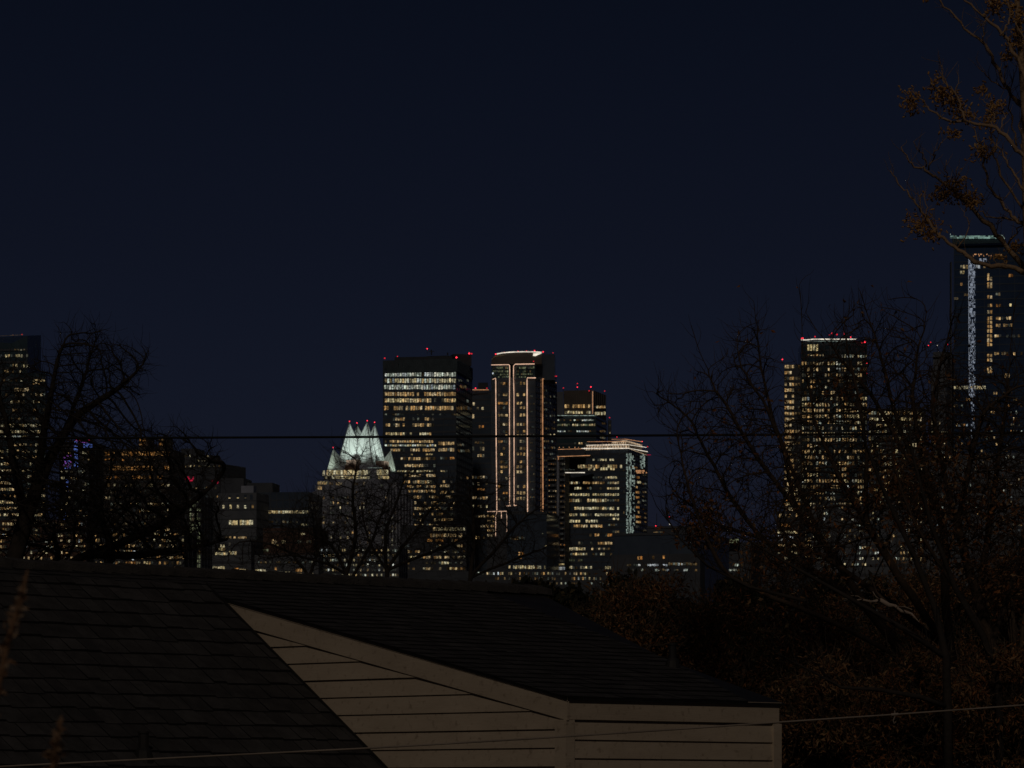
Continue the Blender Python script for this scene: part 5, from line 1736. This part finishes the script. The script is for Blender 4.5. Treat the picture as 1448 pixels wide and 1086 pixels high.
T.windows(f[0], [(v, 3.8, .13, 1348, 1446, ['amb', 'coo', 'ora', 'dim']) for v in range(556, 720, 9)], 4, .6, 1, 16, .15)
T.finish()

# ------------------------------------------------ low dark block and things to its right
pl = box_plan(865, 1500, 986, 1490, None, None, 40)
T, f = block('dark_block', 'long low windowless dark block to the right of the glowing-crown tower', pl, 755.5, 1490, ('glass', 'spandrel'), 'building', skinned=False)
parapet(T, pl, T.z1, .9)
mb = MB(); mb.prism(box_plan(863, 1482, 990, 1474, None, None, 8), 0, zv(784, 1480)); T.part('podium', mb, M['concdark'])
pf = Fac(*box_plan(863, 1482, 990, 1474)[:2])
T.windows(pf, [(789, 5, .9, 901, 909, 'ora'), (788.5, 5, .9, 922, 926, 'dim'), (787.5, 5.5, 1, 936.5, 941, 'ora'), (797.5, 4, .85, 945, 986, 'dim'), (797.8, 3.2, .5, 952, 986, ['coo', 'dim']), (799, 3, .35, 880, 944, 'whi'), (806, 3, .25, 880, 986, 'coo')], 3.8, .8, 2, 5); T.finish()
pl = box_plan(913, 1700, 985, 1698, None, None, 20)
T, f = block('flat_block', 'flat-roofed dark block with two beacon masts behind the windowless block', pl, 746.5, 1698, ('concdark', 'spandrel'), 'building', skinned=False)
parapet(T, pl, T.z1, .8); T.windows(f[0], [(753, 2.4, 1, 924, 937, 'dim')], 4, 1.0, 4, 1); T.finish()
T.beacon(927.4, 743.6, 1699, 1.3, 746); T.beacon(947, 731, 1702, 1.2, 746); T.beacon(947, 741.4, 1700, 1.2, 746, 'ledwhite')
mb = MB(); mb.tube([P(928.5, 746, 1705), P(928.8, 726, 1705)], .12, 5); T.part('antenna', mb, M['mast'])
pl = box_plan(990, 1600, 1062, 1596, None, None, 24)
T, f = block('shop_building', 'low building with a green-lit roof sign and a white shop window beyond the reddish leaves', pl, 768, 1596, ('concdark', 'spandrel'), 'building', skinned=False)
sg = Fac(*box_plan(1026, 1594, 1045, 1593)[:2])
mb = MB(); mb.obox(sg.pt(0), sg.pt(sg.len), sg.n, -1.5, 0, T.z1, zv(761, 1594)); o = T.part('roof_sign', mb, M['concdark'])
T.windows(sg, [(765, 6, 1, 1026.5, 1044.5, 'gre')], 4.4, .9, 4, 2)
T.windows(f[0], [(789, 5, 1, 1004, 1012, 'whi'), (795.5, 5, 1, 1006, 1015, 'whi'), (801.5, 4, 1, 1008, 1018, 'whi'), (799, 4, .4, 1030, 1060, 'coo'), (806, 3, .4, 1000, 1060, 'coo')], 3.4, .85, 3, 3); T.finish()
T.beacon(1048.5, 752.6, 1600, 1.8, 768); T.beacon(1018, 749, 1600, 1.3, 768); T.beacon(1054, 756, 1600, 1.5, 768, 'ledorange'); T.beacon(1022.5, 741.5, 1600, .8, 768, 'ledwhite')
pl = box_plan(1140, 1500, 1300, 1496, None, None, 24)
T, f = block('low_terrace', 'low terrace with scattered lit windows half hidden behind the twigs under the round-fronted tower', pl, 712, 1496, ('conc', 'concdark'), 'building', floor=3.4, mull=7)
T.windows(f[0], [(718 + 8 * q, 3.6, .16, 1142, 1298, ['yel', 'coo', 'amb', 'dim']) for q in range(11)], 4.2, .6, 2, 24, .08); T.finish()
pl = box_plan(1300, 1450, 1480, 1446, None, None, 24)
T, f = block('low_terrace', 'low terrace with cool and amber windows in the twigs below the tallest tower', pl, 640, 1446, ('conc', 'concdark'), 'building', floor=3.4, mull=7)
T.windows(f[0], [(646 + 8 * q, 3.2, .13, 1302, 1446, ['coo', 'amb', 'dim']) for q in range(14)], 4.2, .5, 1, 25, .06); T.finish()

# ------------------------------------------------ left side
pl = box_plan(-60, 2100, 48.5, 2096, None, None, 30)
T = Building('office_tower', 'tall dark tower with a slanted roofline behind the big bare tree', pl, 'tower', None, 2096)
mb = MB()
zz = [zv(492, 2100), zv(475.5, 2096), zv(474, 2126), zv(480, 2130)]
pl5 = [pl[0], tuple(np.array(uy(16, 2097.3))), pl[1], pl[2], pl[3]]
mb.prism(pl5, 0, [zv(478, 2100), zv(485.5, 2097), zv(474.5, 2096), zv(474, 2126), zv(478, 2130)], 0)
f0 = Fac(pl[0], pl[1]); skin(mb, f0, 0, zv(492, 2098), 3.0, .8, 4.2)
T.part('wall', mb, [M['glassteal'], M['spandrel']])
mb = MB(); plb = box_plan(-60, 2090, 66, 2086, None, None, 5); mb.prism(plb, 0, zv(528, 2088)); skin(mb, Fac(plb[0], plb[1]), 0, zv(528, 2088), 3.0, .8, 4.2); T.part('lower_stage', mb, [M['glassteal'], M['spandrel']])
T.strip([(-5, 475.2, 2101), (33, 473.4, 2101)], .3, 'dim'); T.beacon(18.5, 474, 2102, .9, 478, 'ledorange'); T.beacon(31, 473.2, 2102, .9, 478)
fb = Fac(plb[0], plb[1])
T.windows(f0, [(494.5, 2.4, .7, 20, 36, 'dim'), (503, 4, .4, -8, 44, 'yel'), (517, 5, .75, 10, 44, 'yel'), (525, 4, .4, 5, 46, 'amb')], 4.2, .7, 2, 4)
T.windows(fb, [(538, 3, .4, 4, 64, 'yel'), (542, 2.6, .3, 46, 64, 'amb'), (551, 5, .6, 20, 48, 'amb'), (558, 4, .25, 0, 64, 'amb'), (568, 4, .3, 0, 64, 'yel'), (580, 4, .2, 0, 64, 'amb'), (592, 3, .2, 0, 64, 'dim'), (601.5, 4.4, .93, -6, 64, 'yel'), (610.3, 4.4, .95, -6, 64, 'yel'), (618, 4, .8, -6, 64, ['yel', 'coo'])] +
          [(v, 4, .62, -6, 64, ['yel', 'amb']) for v in range(629, 800, 9)], 4.2, .72, 3, 14)
T.finish()
pl = box_plan(84, 2200, 132, 2196, None, None, 26)
T, f = block('neon_tower', 'dark tower edged with blue and violet neon behind the bare tree', pl, 624, 2196, ('concdark', 'spandrel'), floor=3.2, mull=5)
lattice(T, f[0], 105, 110, 622, 658, 'neonblue', 3, .75, 2.4); lattice(T, f[0], 118, 131, 625, 632, 'neonblue', 5, .5, 3)
T.strip([(107, 624, 2194), (131, 627, 2194)], .5, 'neonviolet'); lattice(T, f[0], 90, 101, 643, 660, 'neonviolet', 6, .6, 3); lattice(T, f[0], 92, 100, 646, 662, 'neonblue', 16, .3, 3)
lattice(T, f[0], 91, 97, 678, 696, 'neonblue', 7, .6, 2.4); lattice(T, f[0], 89.5, 93, 718, 735, 'neonblue', 8, .6, 2.4)
T.strip([(105, 622.4, 2194), (132, 622.4, 2194)], .5, 'redsoft')
T.windows(f[0], [(741, 4, 1, 96, 112, 'amb'), (751, 4, 1, 94, 114, 'yel')] + [(v, 3.6, .3, 86, 130, ['amb', 'yel', 'dim']) for v in range(640, 800, 9)], 4, .7, 2, 5); T.finish()
pl = box_plan(146, 2080, 246, 2074, None, None, 30)
T, f = block('hotel_block', 'broad block with two rows of orange windows behind the bare tree', pl, 634, 2074, ('brown', 'spandrel'), 'building', floor=3.3, mull=6)
mb = MB(); mb.prism(box_plan(196, 2084, 212, 2083, None, None, 10), T.z1 + .02, zv(619, 2084)); mb.prism(box_plan(224, 2084, 238, 2083, None, None, 10), T.z1 + .02, zv(617, 2084)); T.part('roof_pavilions', mb, M['brown'])
T.windows(Fac(*box_plan(196, 2083.6, 212, 2082.6)[:2]), [(622, 3, .9, 197, 212, 'ora'), (628, 3, .6, 197, 212, 'ora')], 3.4, .7, 2, 3)
T.windows(Fac(*box_plan(224, 2083.6, 238, 2082.6)[:2]), [(622, 3, .8, 225, 238, 'dim'), (628, 4, .5, 225, 238, 'ora')], 3.4, .7, 2, 3)
T.windows(f[0], [(641.5, 6, .9, 148, 244, 'ora'), (650, 3, .5, 148, 220, 'ora'), (662, 6.5, .8, 150, 244, 'ora'), (675, 4.4, .4, 150, 230, 'ora')] + [(v, 4, .28, 148, 244, ['yel', 'amb', 'dim']) for v in range(686, 805, 9)], 4.6, .75, 3, 18); T.finish()
pl = box_plan(246, 2160, 316, 2150, None, None, 30)
T, f = block('stepped_block', 'dark stepped block with a few pin-prick lights beyond the tips of the bare tree', pl, 655, 2150, ('concdark', 'spandrel'), 'building', floor=3.3, mull=0)
mb = MB(); mb.prism(box_plan(256, 2166, 280, 2164, None, None, 14), T.z1 + .02, zv(634, 2164)); mb.prism(box_plan(280.2, 2166, 300, 2164, None, None, 14), T.z1 + .02, zv(643, 2164)); T.part('upper_stage', mb, M['concdark'])
T.windows(Fac(*box_plan(256, 2165.5, 300, 2163.5)[:2]), [(645, 2.4, .3, 257, 300, 'yel'), (651, 2.4, .4, 257, 300, 'yel')], 3, .6, 1, 3)
T.windows(f[0], [(659, 2.6, .35, 248, 314, 'yel'), (690, 3, .2, 248, 314, 'amb'), (702, 3, .2, 248, 314, 'amb')], 3, .6, 1, 4); T.finish()
lattice(T, f[0], 236, 251, 675, 679, 'redsoft', 3, .7, 3, 'red_sign'); lattice(T, f[0], 257, 274, 674, 681, 'redsoft', 4, .55, 3, 'red_sign'); lattice(T, f[0], 296, 316, 680, 684, 'redsoft', 5, .15, 2, 'red_sign')
pl = box_plan(266, 1900, 288, 1898, None, None, 14)
T, f = block('stair_tower', 'narrow stair tower with a greenish lit column of windows among the lower branches', pl, 702, 1898, ('concdark', 'spandrel'), 'building', floor=3.0, mull=3)
T.windows(f[0], [(708 + 6.6 * q, 5, .72, 268, 287, 'gre') for q in range(15)], 3.8, .6, 1, 18); T.finish()

# hotel with stepped top
pl = box_plan(308, 1990, 368, 1984, None, None, 30)
T, f = block('hotel', 'stepped grey hotel with small square lit windows left of the crowned tower', pl, 696.5, 1984, ('conc', 'concdark'), 'building', floor=4.2, band=.3, mull=0)
mb = MB(); mb.prism(box_plan(312, 2002, 347.5, 2000, None, None, 16), T.z1 + .02, zv(676, 2000)); mb.prism(box_plan(348, 2006, 388, 2004, None, None, 16), zv(700, 2000), zv(682.5, 2004)); T.part('upper_stage', mb, M['concdark'])
mb = MB(); mb.prism(box_plan(341, 1996, 359.5, 1995, None, None, 6), T.z1 + .04, zv(687, 1996)); T.part('lift_housing', mb, M['stone'])
mb = MB()
for u in (325, 336, 347, 355.5):
    for v in (703.5, 716.5): mb.obox(f[0].pt(f[0].at_u(u - 2)), f[0].pt(f[0].at_u(u + 2)), f[0].n, .0, .06, zv(v + 3.6, 1987), zv(v - 3.6, 1987))
T.part('window_reveals', mb, M['glass'])
T.windows(f[0], [(704, 2.4, 1, 323.5, 326, 'yel'), (704, 2, 1, 335, 338, 'yel'), (704, 1.6, 1, 346, 348, 'dim'), (716.5, 5.6, 1, 314, 318, 'yel'), (716.5, 5.8, 1, 324, 328.4, 'yel'), (716.5, 5.8, 1, 334.6, 338.6, 'yel'), (716.5, 5.4, 1, 345, 348.6, 'yel'), (716, 5, 1, 356, 359, 'dim'),
                 (739, 7, 1, 324, 336, 'yel'), (739, 7.4, 1, 339, 358, 'yel'), (760, 3, .4, 312, 364, 'amb'), (770, 4, .5, 312, 364, 'amb')], 3.6, .86, 4, 1); T.finish()
pl = box_plan(364, 2000, 441, 1996, None, None, 30)
T, f = block('hotel_wing', 'dark glass wing with a single row of lit windows right of the stepped hotel', pl, 695.5, 1996, ('glass', 'spandrel'), 'building', floor=4, band=.4, mull=3)
T.windows(f[0], [(724, 4.4, .93, 368, 440, 'yel'), (738, 3.4, .2, 368, 440, 'dim'), (742, 3, .3, 425, 440, 'yel'), (757, 8, .5, 366, 369, 'dim')], 3.7, .78, 3, 6); T.finish()
for u, v in ((321, 676), (343, 684), (372, 692)):
    pass
pl = box_plan(300, 1760, 360, 1756, None, None, 24)
T, f = block('low_building', 'low grey building with a cluster of warm windows under the stepped hotel', pl, 764, 1756, ('conc', 'concdark'), 'building', floor=3.6, mull=0)
T.windows(f[0], [(770, 5, .9, 323, 331, 'amb'), (772, 4, .7, 311, 318, 'yel'), (777, 5, .9, 308, 319, 'yel'), (782, 5, .9, 324, 335, 'yel'), (783, 4, .9, 304, 322, 'yel'), (803, 5, .8, 297, 318, 'yel'), (805, 4, .8, 332, 337, 'ora'), (806, 3, .4, 338, 358, 'yel')], 3.8, .8, 3, 8); T.finish()
pl = box_plan(372, 1700, 448, 1696, None, None, 24)
T, f = block('brick_building', 'low brown brick building with a few lit windows below the dark glass hotel wing', pl, 746, 1696, ('brick', 'concdark'), 'building', floor=4.4, band=.3, mull=0)
mb = MB(); mb.prism(box_plan(360, 1680, 452, 1676, None, None, 10), 0, zv(785, 1680)); T.part('front_range', mb, M['conc'])
fq = Fac(*box_plan(360, 1680, 452, 1676)[:2])
T.windows(f[0], [(766, 6, .9, 384, 392, 'amb'), (771, 2.4, 1, 384, 394, 'yel'), (766, 5.6, 1, 398.5, 403.5, 'yel'), (766, 4, .4, 408, 446, 'dim'), (778, 3, .5, 372, 380, 'gre'), (755, 3, .4, 425, 446, 'yel')], 3.8, .8, 2, 3)
T.windows(fq, [(795, 2.4, .25, 364, 450, 'dim'), (804, 5, .9, 384, 392, 'ora'), (808, 6, .8, 361, 376, 'yel'), (809.5, 3, .9, 386, 410, 'yel'), (806, 5, .7, 418, 430, 'ora'), (812, 4, .7, 420, 450, 'amb')], 3.8, .8, 2, 4); T.finish()
pl = box_plan(-80, 1800, 130, 1794, None, None, 24)
T, f = block('low_terrace', 'long terrace of scattered warm windows behind the trunk of the big bare tree', pl, 735, 1794, ('brick', 'concdark'), 'building', floor=3.6, mull=6)
T.windows(f[0], [(741 + 8 * q, 4, .42, -4, 128, ['yel', 'amb', 'coo', 'amb']) for q in range(9)], 4.2, .66, 2, 31); T.finish()
pl = box_plan(132, 1780, 266, 1774, None, None, 24)
T, f = block('low_terrace', 'low terrace with warm and blue-white windows behind the lower boughs of the bare tree', pl, 750, 1774, ('concdark', 'spandrel'), 'building', floor=3.6, mull=6)
T.windows(f[0], [(756 + 8 * q, 4.4, .5, 134, 264, ['yel', 'amb', 'ora', 'amb']) for q in range(7)] + [(782, 7, .8, 186, 192, 'whi'), (789, 6, .8, 186, 190, 'whi')], 4.2, .66, 2, 32); T.finish()
pl = box_plan(566, 1820, 660, 1816, None, None, 24)
T, f = block('low_terrace', 'low dark terrace with a cluster of warm windows under the broad office tower', pl, 742, 1816, ('concdark', 'spandrel'), 'building', floor=3.6, mull=6)
T.windows(f[0], [(748, 5, .85, 612, 658, 'yel'), (757, 5, .85, 608, 654, 'amb'), (764, 4, .6, 604, 650, 'ora')] + [(772 + 8 * q, 3.6, .28, 568, 658, ['yel', 'amb']) for q in range(5)], 4.4, .76, 3, 34); T.finish()
pl = box_plan(448, 1700, 566, 1696, None, None, 24)
T, f = block('low_terrace', 'low pale terrace with small lights at the foot of the crowned tower', pl, 772, 1696, ('conc', 'concdark'), 'building', floor=3.6, mull=6)
T.windows(f[0], [(778 + 7 * q, 3.4, .36, 450, 564, ['yel', 'amb', 'coo', 'dim']) for q in range(6)], 3.8, .6, 1, 35); T.finish()
pl = box_plan(640, 1600, 870, 1590, None, None, 24)
T, f = block('low_terrace', 'long low building with small street-level lights showing above the tree tops', pl, 806, 1590, ('concdark', 'spandrel'), 'building', floor=3.6, mull=6)
T.windows(f[0], [(811, 4, .30, 660, 866, ['yel', 'dim', 'amb', 'coo']), (818, 4, .2, 700, 866, ['yel', 'dim', 'amb', 'coo']), (825, 3, .2, 740, 866, ['coo', 'dim', 'yel'])], 3.6, .6, 1, 36); T.finish()

pl = box_plan(955, 2600, 1112, 2590, None, None, 30)
T, f = block('distant_block', 'long distant dark roofline between the windowless block and the warm-lit wing tower', pl, 771, 2590, ('concdark', 'spandrel'), 'building', skinned=False)
parapet(T, pl, T.z1, 2.0); T.windows(f[0], [(778 + 8 * q, 2.6, .14, 960, 1108, ['dim', 'amb', 'coo']) for q in range(4)], 4.2, .5, 1, 26, .15); T.finish()

# =============================================================== LIGHT, SKY, CAMERA
w = bpy.data.worlds.new('World')
SC.world = w
w.use_nodes = True
nt = w.node_tree
N, L = nt.nodes, nt.links
bg = N['Background']
sky = N.new('ShaderNodeTexSky')
sky.sky_type = 'NISHITA'
sky.sun_disc = False
sky.sun_elevation = R(-5.0)
sky.sun_rotation = 0.0
sky.altitude = 200
sky.air_density = 1.0
sky.dust_density = 1.0
sky.ozone_density = 3.0
# city glow: the air near the horizon is a little paler than the zenith
tc = N.new('ShaderNodeTexCoord')
sep = N.new('ShaderNodeSeparateXYZ')
L.new(tc.outputs['Generated'], sep.inputs[0])
rp = N.new('ShaderNodeValToRGB')
e = rp.color_ramp.elements
SKYC = [(0.0, (.0028, .0038, .0108)), (.0756, (.0033, .0041, .0107)), (.131, (.0023, .0022, .0045)), (.186, (.0014, .0014, .0018)), (.30, (.0018, .0020, .0034)), (.6, (.0022, .0030, .0070))]
e[0].position, e[0].color = SKYC[0][0], (*SKYC[0][1], 1)
e[1].position, e[1].color = SKYC[-1][0], (*SKYC[-1][1], 1)
for p_, c_ in SKYC[1:-1]:
    x_ = e.new(p_); x_.color = (*c_, 1)
L.new(sep.outputs['Z'], rp.inputs[0])
mxs = N.new('ShaderNodeMix'); mxs.data_type = 'RGBA'; mxs.blend_type = 'ADD'; mxs.inputs[0].default_value = 1
sc_ = N.new('ShaderNodeVectorMath'); sc_.operation = 'SCALE'; sc_.inputs['Scale'].default_value = SKYK = .13
L.new(sky.outputs[0], sc_.inputs[0])
L.new(sc_.outputs[0], mxs.inputs[6]); L.new(rp.outputs[0], mxs.inputs[7])
L.new(mxs.outputs[2], bg.inputs['Color'])
bg.inputs['Strength'].default_value = 1.0

sl = bpy.data.lights.new('street_glow_sun', 'SUN')  # warm sun lamp added to stand in for street light behind the camera
sl.energy = .27
sl.angle = R(4)
sl.color = (1, .84, .70)
so = bpy.data.objects.new('street_glow_sun', sl)
so.rotation_euler = (R(90 - 36), 0, R(-4))
COL.objects.link(so)

cam = bpy.data.cameras.new('camera')
cam.sensor_width = 36
cam.lens = F / 1448 * 36
cam.shift_y = (HZ - 543) / 1448
cam.clip_start = .5
cam.clip_end = 20000
cam.dof.use_dof = True
cam.dof.focus_distance = 60
cam.dof.aperture_fstop = 20
co = bpy.data.objects.new('camera', cam)
co.location = (0, 0, EYE)
co.rotation_euler = (R(90), 0, 0)
COL.objects.link(co)
SC.camera = co
SC.view_settings.view_transform = 'Standard'
SC.view_settings.look = 'None'
SC.view_settings.exposure = 0
SC.view_settings.gamma = 1
SC.cycles.max_bounces = 5
SC.cycles.transparent_max_bounces = 4
SC.cycles.use_denoising = True
